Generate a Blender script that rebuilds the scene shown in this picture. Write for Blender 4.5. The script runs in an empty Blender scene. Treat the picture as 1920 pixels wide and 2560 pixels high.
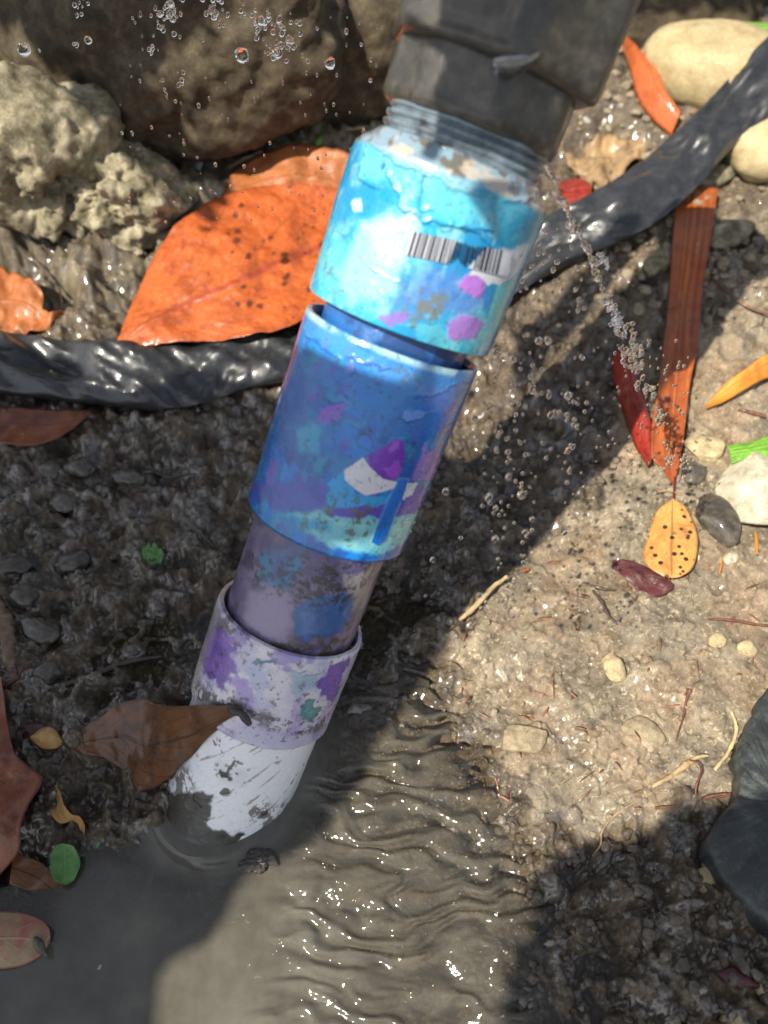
import bpy, math, random
import numpy as np
from mathutils import Vector

# ------------------------------------------------------------------ camera, sky, sun, exposure
CM = 0.01                     # everything below is written in centimetres
PITCH = math.radians(52.0); FPX = 2100.0
Rv = np.array([1.0, 0, 0]); Uv = np.array([0, math.sin(PITCH), math.cos(PITCH)]); Fv = np.array([0, math.cos(PITCH), -math.sin(PITCH)])
CAM = np.array([0.0, 0.0, 32.5])
SUN = np.array([-0.43, -0.41, 0.80]); SUN /= np.linalg.norm(SUN)
sc = bpy.context.scene
col = sc.collection
cam_d = bpy.data.cameras.new("camera"); cam = bpy.data.objects.new("camera", cam_d); col.objects.link(cam)
cam.location = CAM * CM; cam.rotation_euler = (math.radians(90) - PITCH, 0, 0)
cam_d.sensor_fit = 'HORIZONTAL'; cam_d.lens = 6.86; cam_d.sensor_width = 6.86 * 1920 / FPX
cam_d.clip_start = 0.01; cam_d.clip_end = 300
cam_d.dof.use_dof = True; cam_d.dof.focus_distance = 0.322; cam_d.dof.aperture_fstop = 1.9; cam_d.dof.aperture_blades = 0
sc.camera = cam
world = bpy.data.worlds.new("World"); sc.world = world; world.use_nodes = True
wn = world.node_tree.nodes; sky = wn.new('ShaderNodeTexSky'); sky.sky_type = 'NISHITA'; sky.sun_disc = False
sky.sun_elevation = math.asin(SUN[2]); sky.sun_rotation = math.atan2(SUN[0], SUN[1])
hs = wn.new('ShaderNodeHueSaturation'); hs.inputs['Saturation'].default_value = 0.5   # the camera's white balance takes out most of the sky's blue
world.node_tree.links.new(sky.outputs[0], hs.inputs['Color']); world.node_tree.links.new(hs.outputs[0], wn['Background'].inputs[0]); wn['Background'].inputs[1].default_value = 0.08
sun_d = bpy.data.lights.new("sun", 'SUN'); sun_d.energy = 4.2; sun_d.angle = math.radians(0.53); sun_d.color = (1.0, 0.93, 0.8)
sun_o = bpy.data.objects.new("sun", sun_d); col.objects.link(sun_o)
sun_o.rotation_euler = Vector(SUN).to_track_quat('Z', 'Y').to_euler(); sun_o.location = (0, 0, 3)
sc.view_settings.view_transform = 'Standard'; sc.view_settings.look = 'None'; sc.view_settings.gamma = 1
sc.view_settings.use_curve_mapping = False; sc.view_settings.exposure = 0.95
sc.cycles.max_bounces = 10; sc.cycles.transparent_max_bounces = 16
sc.cycles.sample_clamp_indirect = 4

rng = np.random.default_rng(7); random.seed(7)

# ------------------------------------------------------------------ picture <-> place
def ray_dir(x, y): return Rv * (x - 960) / FPX - Uv * (y - 1280) / FPX + Fv
def at_z(x, y, z):
    d = ray_dir(x, y); return CAM + d * (z - CAM[2]) / d[2]
def at_depth(x, y, dep): return CAM + ray_dir(x, y) * dep
def crop(x0, y0, s): return lambda pts: [(x0 + p[0] * s, y0 + p[1] * s) + tuple(p[2:]) for p in pts]
ZA = crop(0, 0, .5787); ZB = crop(960, 0, .5787); ZC = crop(0, 850, .5787); ZD = crop(960, 850, .5787)
ZE = crop(0, 1660, .5787); ZF = crop(960, 1660, .5787)
Z1 = crop(780, 0, .4943); Z2 = crop(580, 700, .434); Z3 = crop(350, 1300, .4219)

# ------------------------------------------------------------------ noise in numpy
def _h(ix, iy, iz, seed):
    n = (ix.astype(np.int64) * 374761393 + iy.astype(np.int64) * 668265263 + iz.astype(np.int64) * 2147483647 + seed * 1274126177) & 0xffffffff
    n = ((n ^ (n >> 13)) * 1274126177) & 0xffffffff
    n = ((n ^ (n >> 16)) * 2246822519) & 0xffffffff
    return ((n ^ (n >> 15)) & 0xffffff) / float(0xffffff)
def noise(x, y, z=None, seed=0):
    if z is None: z = np.zeros_like(x)
    ix, iy, iz = np.floor(x), np.floor(y), np.floor(z); fx, fy, fz = x - ix, y - iy, z - iz
    flat = not np.any(fz)
    ux, uy, uz = [f * f * f * (f * (f * 6 - 15) + 10) for f in (fx, fy, fz)]
    def L(k):
        a = _h(ix, iy, iz + k, seed); b = _h(ix + 1, iy, iz + k, seed); c = _h(ix, iy + 1, iz + k, seed); d = _h(ix + 1, iy + 1, iz + k, seed)
        return (a + (b - a) * ux) * (1 - uy) + (c + (d - c) * ux) * uy
    r = L(0) if flat else L(0) * (1 - uz) + L(1) * uz
    return r * 2 - 1
def fbm(x, y, z=None, seed=0, o=4, g=.5):
    s = 0; a = 1; t = 0; f = 1
    for i in range(o):
        s = s + a * noise(x * f + i * 17.3, y * f - i * 9.1, None if z is None else z * f, seed + i); t += a; a *= g; f *= 2.03
    return s / t
def worley(x, y, seed=0):
    ix, iy = np.floor(x), np.floor(y); z = np.zeros_like(ix); f1 = np.full(x.shape, 9.); f2 = f1.copy(); cid = f1.copy()
    for dx in (-1, 0, 1):
        for dy in (-1, 0, 1):
            cx, cy = ix + dx, iy + dy
            px_ = cx + _h(cx, cy, z, seed); py_ = cy + _h(cx, cy, z, seed + 5); d = np.hypot(px_ - x, py_ - y)
            near = d < f1
            f2 = np.where(near, f1, np.minimum(f2, d)); cid = np.where(near, _h(cx, cy, z, seed + 11), cid); f1 = np.where(near, d, f1)
    return f1, f2, cid
def sstep(a, b, x):
    t = np.clip((x - a) / (b - a), 0, 1); return t * t * (3 - 2 * t)
def inside(poly, x, y):
    r = np.zeros(x.shape, bool); n = len(poly)
    for i in range(n):
        x1, y1 = poly[i][:2]; x2, y2 = poly[(i + 1) % n][:2]
        if y1 == y2: continue
        c = ((y1 > y) != (y2 > y)) & (x < (x2 - x1) * (y - y1) / (y2 - y1) + x1); r ^= c
    return r
def seg_dist(pts, x, y, closed=False):
    d = np.full(x.shape, 1e9); n = len(pts)
    for i in range(n if closed else n - 1):
        ax, ay = pts[i][:2]; bx, by = pts[(i + 1) % n][:2]; vx, vy = bx - ax, by - ay; l = vx * vx + vy * vy + 1e-12
        t = np.clip(((x - ax) * vx + (y - ay) * vy) / l, 0, 1); d = np.minimum(d, np.hypot(x - ax - t * vx, y - ay - t * vy))
    return d
def sdist(poly, x, y):
    d = seg_dist(poly, x, y, True); return np.where(inside(poly, x, y), d, -d)

# ------------------------------------------------------------------ mesh helpers
def mk(name, v, f, mat=None, parent=None, smooth=True, centre=True, colr=None, attrs=None, uv=None, frame=None):
    v = np.asarray(v, float); f = np.asarray(f, dtype=object) if not isinstance(f, np.ndarray) else f
    loc = np.zeros(3)
    if parent is not None: loc = np.array(parent['_o'])
    elif centre:
        lo, hi = v.min(0), v.max(0); loc = np.array([(lo[0] + hi[0]) / 2, (lo[1] + hi[1]) / 2, lo[2]])
    me = bpy.data.meshes.new(name); vv = (v - loc) * CM
    if isinstance(f, np.ndarray) and f.dtype != object:
        n = len(f); k = f.shape[1]
        me.vertices.add(len(vv)); me.vertices.foreach_set("co", vv.astype(np.float32).ravel())
        me.loops.add(n * k); me.loops.foreach_set("vertex_index", f.astype(np.int32).ravel())
        me.polygons.add(n); me.polygons.foreach_set("loop_start", np.arange(0, n * k, k, dtype=np.int32))
        me.polygons.foreach_set("loop_total", np.full(n, k, np.int32)); me.update(calc_edges=True)
        fl = f.ravel()
    else:
        me.from_pydata([tuple(q) for q in vv], [], [list(q) for q in f]); fl = np.array([i for q in f for i in q])
    me.polygons.foreach_set("use_smooth", np.full(len(me.polygons), smooth, bool))
    if colr is not None:
        a = me.color_attributes.new("Col", 'FLOAT_COLOR', 'POINT'); c = np.ones((len(vv), 4), np.float32); c[:, :3] = colr; a.data.foreach_set("color", c.ravel())
    for k_, w in (attrs or {}).items():
        a = me.attributes.new(k_, 'FLOAT', 'POINT'); a.data.foreach_set("value", np.asarray(w, np.float32))
    if uv is not None:
        l = me.uv_layers.new(name="UVMap"); l.data.foreach_set("uv", np.asarray(uv, np.float32)[fl].ravel())
    if mat: me.materials.append(mat)
    o = bpy.data.objects.new(name, me); col.objects.link(o)
    if parent is None: o.location = loc * CM; o['_o'] = list(loc)
    else: o.parent = parent; o['_o'] = list(loc)
    return o
def tag(o, label=None, cat=None, group=None, kind=None):
    if label: o['label'] = label
    if cat: o['category'] = cat
    if group: o['group'] = group
    if kind: o['kind'] = kind
    return o
def empty(name, loc_cm):
    o = bpy.data.objects.new(name, None); col.objects.link(o); o.location = np.array(loc_cm) * CM; o['_o'] = [float(q) for q in loc_cm]; o.empty_display_size = .01
    return o
def grid_faces(nr, nc, wrap=False, off=0):
    i = np.arange(nr - 1)[:, None]; j = np.arange(nc if wrap else nc - 1)[None, :]; j2 = (j + 1) % nc
    a = i * nc + j; b = i * nc + j2; c = (i + 1) * nc + j2; d = (i + 1) * nc + j
    return np.stack([a, b, c, d], -1).reshape(-1, 4) + off
def catmull(P, n):
    P = np.asarray(P, float); m = len(P); t = np.linspace(0, m - 1, n); i = np.clip(t.astype(int), 0, m - 2); f = (t - i)[:, None]
    p0 = P[np.maximum(i - 1, 0)]; p1 = P[i]; p2 = P[i + 1]; p3 = P[np.minimum(i + 2, m - 1)]
    return .5 * (2 * p1 + (p2 - p0) * f + (2 * p0 - 5 * p1 + 4 * p2 - p3) * f * f + (3 * p1 - p0 - 3 * p2 + p3) * f ** 3)
def ico(sub):
    t = (1 + 5 ** .5) / 2
    v = [(-1, t, 0), (1, t, 0), (-1, -t, 0), (1, -t, 0), (0, -1, t), (0, 1, t), (0, -1, -t), (0, 1, -t), (t, 0, -1), (t, 0, 1), (-t, 0, -1), (-t, 0, 1)]
    f = [(0, 11, 5), (0, 5, 1), (0, 1, 7), (0, 7, 10), (0, 10, 11), (1, 5, 9), (5, 11, 4), (11, 10, 2), (10, 7, 6), (7, 1, 8), (3, 9, 4), (3, 4, 2), (3, 2, 6), (3, 6, 8), (3, 8, 9), (4, 9, 5), (2, 4, 11), (6, 2, 10), (8, 6, 7), (9, 8, 1)]
    v = [np.array(q, float) / np.linalg.norm(q) for q in v]
    for _ in range(sub):
        c = {}; nf = []
        def mid(a, b):
            k = (min(a, b), max(a, b))
            if k not in c: q = v[a] + v[b]; v.append(q / np.linalg.norm(q)); c[k] = len(v) - 1
            return c[k]
        for a, b, d in f:
            x, y, z = mid(a, b), mid(b, d), mid(d, a); nf += [(a, x, z), (b, y, x), (d, z, y), (x, y, z)]
        f = nf
    return np.array(v), np.array(f)
ICO = {k: ico(k) for k in (0, 1, 2, 3, 4, 5)}

# ------------------------------------------------------------------ materials
class NT:
    def __init__(s, name):
        s.m = bpy.data.materials.new(name); s.m.use_nodes = True; s.t = s.m.node_tree; s.t.nodes.clear()
        s.out = s.n('OutputMaterial')
    def n(s, typ, **kw):
        x = s.t.nodes.new('ShaderNode' + typ)
        for k, v in kw.items(): setattr(x, k, v)
        return x
    def set(s, sock, v):
        if isinstance(v, bpy.types.NodeSocket): s.t.links.new(v, sock)
        elif isinstance(v, (tuple, list)) and len(v) == 3 and sock.type == 'RGBA': sock.default_value = (*v, 1)
        else: sock.default_value = v
    def pos(s):
        c = s.n('TexCoord'); m = s.n('VectorMath', operation='SCALE'); s.t.links.new(c.outputs['Object'], m.inputs[0]); m.inputs['Scale'].default_value = 100; return m.outputs[0]
    def noise(s, vec, scale, detail=4, rough=.55, dist=0):
        x = s.n('TexNoise'); s.set(x.inputs['Vector'], vec); x.inputs['Scale'].default_value = scale; x.inputs['Detail'].default_value = detail; x.inputs['Roughness'].default_value = rough; x.inputs['Distortion'].default_value = dist; return x.outputs['Fac']
    def ramp(s, f, stops):
        x = s.n('ValToRGB'); s.set(x.inputs[0], f); e = x.color_ramp.elements
        while len(e) < len(stops): e.new(.5)
        for q, (p, c) in zip(e, stops): q.position = p; q.color = (*c, 1) if len(c) == 3 else c
        return x.outputs[0]
    def mr(s, f, a, b, c=0, d=1):
        x = s.n('MapRange'); s.set(x.inputs[0], f)
        for i, v in enumerate((a, b, c, d)): s.set(x.inputs[1 + i], v)
        return x.outputs[0]
    def math(s, op, a, b=0.):
        x = s.n('Math', operation=op); s.set(x.inputs[0], a); s.set(x.inputs[1], b); return x.outputs[0]
    def mix(s, f, a, b, mode='MIX'):
        x = s.n('MixRGB', blend_type=mode); s.set(x.inputs[0], f); s.set(x.inputs[1], a); s.set(x.inputs[2], b); return x.outputs[0]
    def attr(s, name, o='Fac'):
        x = s.n('Attribute'); x.attribute_name = name; return x.outputs[o]
    def bump(s, h, strength, dist_cm):
        x = s.n('Bump'); s.set(x.inputs['Height'], h); x.inputs['Strength'].default_value = strength; x.inputs['Distance'].default_value = dist_cm * CM; return x.outputs[0]
    def bsdf(s, **kw):
        x = s.n('BsdfPrincipled')
        for k, v in kw.items(): s.set(x.inputs[k.replace('_', ' ')], v)
        s.t.links.new(x.outputs[0], s.out.inputs[0]); return x

def m_ground():
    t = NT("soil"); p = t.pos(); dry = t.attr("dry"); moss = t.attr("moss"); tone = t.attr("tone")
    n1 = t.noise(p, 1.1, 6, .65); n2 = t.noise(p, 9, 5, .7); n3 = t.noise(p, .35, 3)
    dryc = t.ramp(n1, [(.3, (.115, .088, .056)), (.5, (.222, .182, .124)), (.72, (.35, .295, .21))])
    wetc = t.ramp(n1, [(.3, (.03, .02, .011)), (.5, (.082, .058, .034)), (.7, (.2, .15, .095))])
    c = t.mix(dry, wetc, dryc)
    c = t.mix(t.mr(n2, .3, .75, 0, .55), c, t.mix(1., c, (.42, .36, .3), 'MULTIPLY'))
    n4 = t.noise(p, 4.5, 3, .6, 1.); c = t.mix(t.mr(n4, .56, .66, 0, .6), c, t.mix(dry, (.2, .17, .12), (.52, .44, .3)));
    c = t.mix(t.math('MULTIPLY', t.mr(n3, .48, .6), t.mr(dry, .2, 1, 0, .25)), c, (.3, .17, .08))
    mossc = t.ramp(n2, [(.3, (.06, .055, .03)), (.5, (.22, .19, .11)), (.7, (.5, .45, .31))])
    c = t.mix(t.math('MULTIPLY', moss, .85), c, mossc)
    c = t.mix(1., c, t.mr(tone, -1, 1, .72, 1.35), 'MULTIPLY')
    h = t.math('ADD', t.math('MULTIPLY', n2, 1.), t.math('MULTIPLY', t.noise(p, 26, 3, .7), .5))
    rough = t.mr(dry, 0, 1, .5, .7)
    rough = t.math('ADD', rough, t.mr(n2, .35, .65, -.14, .14))
    t.bsdf(Base_Color=c, Roughness=rough, Normal=t.bump(h, .75, .09), Coat_Weight=t.math('MULTIPLY', t.mr(t.noise(p, .9, 4, .6), .46, .58, .05, 1.), t.mr(dry, 0, 1, 1., .45)), Coat_Roughness=.06, Coat_IOR=1.8)
    return t.m
def m_rock(name, stops, rough=.75, wet=0., scale=1.5):
    t = NT(name); p = t.pos(); n = t.noise(p, scale, 7, .68, .3); n2 = t.noise(p, scale * 8, 4, .7)
    c = t.ramp(n, stops); c = t.mix(t.mr(n2, .45, .75, 0, .6), c, t.mix(1., c, (.3, .28, .24), 'MULTIPLY'))
    t.bsdf(Base_Color=c, Roughness=rough, Coat_Weight=wet, Coat_Roughness=.12, Normal=t.bump(t.math('ADD', n2, n), .6, .06)); return t.m
def m_leaf(name, base, dark, vein, spots=0., wet=.4, veins=9, hue=(.3, .12, .03), trans=.12):
    t = NT(name); uvn = t.n('TexCoord').outputs['UV']; sp = t.n('SeparateXYZ'); t.set(sp.inputs[0], uvn); u = sp.outputs[0]; v = sp.outputs[1]; p = t.pos()
    d = t.math('ABSOLUTE', t.math('SUBTRACT', u, .5))
    n = t.noise(p, .8, 5, .65, .4); n2 = t.noise(p, 6, 4, .7)
    c = t.ramp(n, [(.3, dark), (.55, base), (.75, tuple(min(1, q * 1.2) for q in base))])
    c = t.mix(t.mr(n2, .5, .75, 0, .45), c, hue)
    sv = t.math('ADD', t.math('MULTIPLY', v, veins), t.math('MULTIPLY', d, -veins * .75)); sv = t.math('ADD', sv, t.math('MULTIPLY', n, .5))
    fr = t.math('ABSOLUTE', t.math('SUBTRACT', t.math('FRACT', sv), .5)); side = t.mr(fr, 0, .07, 1, 0)
    c = t.mix(t.math('MULTIPLY', side, .42), c, vein)
    mid = t.mr(d, .008, .03, 1, 0); c = t.mix(t.math('MULTIPLY', mid, .8), c, vein)
    if spots >= 2:
        vo = t.n('TexVoronoi'); t.set(vo.inputs['Vector'], p); vo.inputs['Scale'].default_value = 2.6
        c = t.mix(t.math('MULTIPLY', t.mr(vo.outputs['Distance'], .24, .34, 1, 0), t.mr(vo.outputs['Color'], .35, .4)), c, (.035, .018, .01))
    elif spots: c = t.mix(t.math('MULTIPLY', t.attr("spot"), .85), c, (.06, .02, .012))
    if veins <= 1:
        mp = t.n('Mapping'); t.set(mp.inputs[0], uvn); mp.inputs['Scale'].default_value = (26, 1.2, 1); st_ = t.noise(mp.outputs[0], 1., 3, .6); c = t.mix(t.mr(st_, .4, .6, .75, 0), c, t.mix(1., c, (.35, .28, .25), 'MULTIPLY')); c = t.mix(t.mr(st_, .6, .7, 0, .5), c, hue)
    edge = t.mr(d, .44, .5, 0, .5); c = t.mix(edge, c, dark)
    h = t.math('ADD', t.math('MULTIPLY', side, .35), t.math('ADD', t.math('MULTIPLY', mid, 1.), t.math('MULTIPLY', n2, .5)))
    t.bsdf(Base_Color=c, Roughness=t.mr(n2, .3, .7, .3, .55), Coat_Weight=wet * .5, Coat_Roughness=.12, Specular_IOR_Level=.35, Normal=t.bump(h, .6, .05))
    return t.m
def m_paint(name, rough=.32, coat=.35, grime=.5):
    t = NT(name); p = t.pos(); c = t.attr("Col", 'Color'); n = t.noise(p, 1.1, 6, .7, .5); n2 = t.noise(p, 14, 4, .75)
    g = t.math('MULTIPLY', t.mr(n, .56, .72), t.mr(n2, .54, .66)); c = t.mix(t.math('MULTIPLY', g, grime), c, (.09, .075, .035))
    c = t.mix(.22, c, t.mix(1., c, t.ramp(n2, [(.3, (.55, .55, .6)), (.7, (1.25, 1.25, 1.2))]), 'MULTIPLY'))
    h = t.math('ADD', t.noise(p, 3.5, 3, .5, .6), t.math('MULTIPLY', n2, .12))
    t.bsdf(Base_Color=c, Roughness=t.mr(n2, .3, .7, rough - .08, rough + .18), Coat_Weight=coat, Coat_Roughness=.08, Normal=t.bump(h, .45, .06)); return t.m
def m_plain(name, c, rough=.5, coat=0., nscale=3., var=.5, bump=.3, bscale=10., spec=.5):
    t = NT(name); p = t.pos(); n = t.noise(p, nscale, 5, .65)
    cc = t.ramp(n, [(.3, tuple(q * (1 - var) for q in c)), (.7, tuple(min(1, q * (1 + var)) for q in c))])
    t.bsdf(Base_Color=cc, Roughness=rough, Coat_Weight=coat, Coat_Roughness=.1, Specular_IOR_Level=spec, Normal=t.bump(t.noise(p, bscale, 4, .7), bump, .05)); return t.m
def m_fabric():
    t = NT("black_woven_film"); p = t.pos(); n = t.noise(p, 1.2, 5, .6); uvn = t.n('TexCoord').outputs['UV']
    w = t.n('TexWave'); mp = t.n('Mapping'); t.set(mp.inputs[0], uvn); mp.inputs['Scale'].default_value = (50, 300, 1); mp.inputs['Rotation'].default_value = (0, 0, .6); t.set(w.inputs[0], mp.outputs[0]); w.inputs['Scale'].default_value = 1.; w.inputs['Distortion'].default_value = .6
    c = t.ramp(n, [(.3, (.012, .013, .015)), (.7, (.03, .032, .035))])
    c = t.mix(t.mr(t.noise(p, 5, 5, .7), .55, .8, 0, .45), c, (.13, .11, .085))
    h = t.math('ADD', t.math('MULTIPLY', w.outputs['Fac'], .06), t.noise(p, 6, 4, .6))
    t.bsdf(Base_Color=c, Roughness=t.mr(n, .3, .7, .28, .42), Specular_IOR_Level=.5, Normal=t.bump(h, .3, .04), Coat_Weight=.5, Coat_Roughness=.14); return t.m
def m_water():
    t = NT("murky_water"); p = t.pos(); murk = t.attr("murk")
    nrm = t.bump(t.noise(p, 2.2, 4, .5, .4), .10, .1)
    fr = t.n('Fresnel'); fr.inputs[0].default_value = 1.45; t.set(fr.inputs['Normal'], nrm)
    tr = t.n('BsdfTransparent'); t.set(tr.inputs[0], (.93, .9, .82))
    df = t.n('BsdfDiffuse'); t.set(df.inputs[0], t.ramp(t.noise(p, .5, 5, .6), [(.3, (.075, .068, .053)), (.5, (.11, .102, .082)), (.7, (.15, .138, .11))]))
    gl = t.n('BsdfGlossy'); t.set(gl.inputs['Color'], (1, 1, 1)); gl.inputs['Roughness'].default_value = .09; t.set(gl.inputs['Normal'], nrm)
    a = t.n('MixShader'); t.set(a.inputs[0], murk); t.set(a.inputs[1], tr.outputs[0]); t.set(a.inputs[2], df.outputs[0])
    b = t.n('MixShader'); t.set(b.inputs[0], fr.outputs[0]); t.set(b.inputs[1], a.outputs[0]); t.set(b.inputs[2], gl.outputs[0])
    t.t.links.new(b.outputs[0], t.out.inputs[0]); return t.m
def m_bead():
    t = NT("wet_bead"); g = t.n('NewGeometry'); fr = t.n('Fresnel'); fr.inputs[0].default_value = 1.6
    k = t.math('MULTIPLY', fr.outputs[0], t.math('SUBTRACT', 1., g.outputs['Backfacing'])); tr = t.n('BsdfTransparent'); gl = t.n('BsdfGlossy'); gl.inputs['Roughness'].default_value = .045; t.set(gl.inputs['Color'], (1, 1, 1))
    m = t.n('MixShader'); t.set(m.inputs[0], k); t.set(m.inputs[1], tr.outputs[0]); t.set(m.inputs[2], gl.outputs[0]); t.t.links.new(m.outputs[0], t.out.inputs[0]); return t.m
def m_drop():
    t = NT("clear_water"); t.bsdf(Base_Color=(1, 1, 1), Roughness=.03, IOR=1.33, Transmission_Weight=1.); return t.m

SOIL = m_ground(); WATER = m_water(); DROP = m_drop(); BEAD = m_bead(); FAB = m_fabric()
ROCK_TAN = m_rock("tan_stone", [(.3, (.2, .15, .08)), (.5, (.45, .36, .2)), (.7, (.6, .5, .31))])
ROCK_PALE = m_rock("pale_stone", [(.3, (.3, .26, .18)), (.5, (.5, .45, .33)), (.7, (.68, .62, .48))])
ROCK_GREY = m_rock("grey_wet_stone", [(.3, (.035, .028, .02)), (.5, (.085, .072, .055)), (.7, (.2, .175, .135))], .35, .6, 2.5)
ROCK_DARK = m_rock("dark_wet_stone", [(.3, (.02, .016, .011)), (.5, (.06, .048, .034)), (.7, (.15, .125, .09))], .35, .6, 2.2)
ROCK_LIME = m_rock("rough_mossy_stone", [(.28, (.04, .037, .02)), (.42, (.14, .12, .07)), (.55, (.3, .26, .17)), (.75, (.55, .49, .36))], .85, 0, .9)
ROCK_BROWN = m_rock("brown_bank_stone", [(.3, (.02, .014, .007)), (.48, (.058, .042, .023)), (.6, (.1, .078, .043)), (.75, (.2, .165, .105))], .85, 0, .9)
ROCK_GOLD = m_rock("smooth_golden_stone", [(.3, (.3, .225, .11)), (.5, (.43, .34, .18)), (.7, (.54, .44, .26))], .7, 0, .9)
SILT = m_rock('silt_coated_stone', [(.3, (.17, .122, .07)), (.5, (.31, .245, .155)), (.72, (.45, .375, .25))], .75, 0, 3)
GRAVELLY = m_rock('cemented_gravel', [(.3, (.02, .016, .011)), (.45, (.06, .048, .034)), (.6, (.15, .125, .09)), (.75, (.24, .21, .16))], .5, .4, 5)
ROCK_BLACK = m_rock("black_slate", [(.3, (.010, .012, .012)), (.5, (.03, .035, .034)), (.7, (.075, .085, .08))], .45, .15, 1.2)

# ------------------------------------------------------------------ terrain
CTRL = [(300, 2400, -2.6), (100, 2540, -2.6), (600, 2500, -2.2), (300, 2250, -1.3), (800, 2400, -1.3), (1000, 2450, -.8), (700, 2200, -1.0), (480, 2160, -.8), (600, 2080, -.7),
        (900, 2100, -.5), (850, 1900, -.35), (1000, 2250, -.6), (1080, 1760, -.3), (1170, 2100, -.38), (1000, 1900, -.42), (1280, 2320, -.4), (1180, 2540, -.6), (950, 1750, -.35),
        (100, 1300, .3), (300, 1500, .12), (300, 1200, .45), (500, 1300, .25), (100, 1600, .15), (40, 1450, .1), (200, 1700, .2), (200, 1400, .2), (150, 1900, .55), (60, 2080, .45), (260, 1980, .35), (330, 2075, .08), (-100, 2200, .3),
        (400, 1900, .3), (420, 1650, .05), (450, 1050, .8), (150, 1050, .9), (600, 1150, .6), (0, 2330, -.6), (400, 1990, .45), (350, 2030, .2), (120, 2180, -.2),
        (1240, 1560, .55), (1130, 1700, .12), (1350, 1500, .8), (1500, 1500, .9), (1700, 1600, 1.1), (1500, 1850, .65), (1300, 1850, .3), (1400, 2020, .25), (1650, 1980, .6), (1800, 1400, 1.5), (1700, 1100, 1.7),
        (1600, 950, 1.8), (1400, 1100, .9), (1180, 1350, .15), (1000, 1500, -.1), (1060, 1250, .2), (1200, 1080, .4), (950, 1650, -.2), (1800, 900, 2.4), (1800, 600, 3.6), (1500, 500, 3.6), (1300, 800, 1.2),
        (1600, 2200, .6), (1750, 2450, .8), (1500, 2500, .15), (1430, 2280, .2), (1350, 2480, -.3), (1900, 2000, 1.),
        (300, 800, 2.4), (600, 650, 3.4), (500, 500, 4.6), (100, 760, 2.), (200, 560, 4.6), (100, 330, 7.5), (330, 380, 5.5), (700, 330, 5.4), (400, 130, 10), (900, 100, 9), (1700, 200, 6.5), (1900, 100, 7.5), (900, 330, 5.5), (800, 800, 1.8), (1000, 700, 2.)]
CW = np.array([[*at_z(x, y, z)[:2], z] for x, y, z in CTRL])
def h_base(x, y):
    x = np.asarray(x, float); y = np.asarray(y, float); num = 0; den = 0
    for cx, cy, cz in CW:
        d2 = (x - cx) ** 2 + (y - cy) ** 2; s = .5 + .0006 * cy * cy
        w = 1 / (d2 + s) ** 1.9; num = num + w * cz; den = den + w
    h = num / den
    far = sstep(62, 120, y); h = h * (1 - far) + 13 * far
    return h
def hit(x, y, off=0.):
    z = 0.
    for _ in range(40):
        P = at_z(x, y, z); z += .45 * (float(h_base(P[0], P[1])) + off - z)
    return at_z(x, y, z)
def poly_w(pts, z=0.5): return [tuple(at_z(x, y, z)[:2]) for x, y in pts]
DRY = poly_w([(1090, 1655), (1180, 1500), (1240, 1420), (1400, 1320), (1500, 1230), (1560, 1000), (1700, 880), (2300, 700), (2400, 1900), (1900, 1990), (1700, 2000), (1640, 2070), (1480, 2110), (1330, 2010), (1230, 1850), (1170, 1740)])
ROCKY = poly_w([(-600, 640), (150, 700), (360, 700), (470, 560), (560, 400), (760, 350), (900, 250), (1000, -200), (-900, -200)], 5)
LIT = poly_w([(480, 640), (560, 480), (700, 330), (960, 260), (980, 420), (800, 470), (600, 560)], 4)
RIGHTB = poly_w([(1420, 500), (1500, 300), (1700, 100), (2400, -100), (2400, 800), (1700, 880), (1400, 700)], 4)  # low dryness here: damp dark soil, with shade also put into its colour
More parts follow.
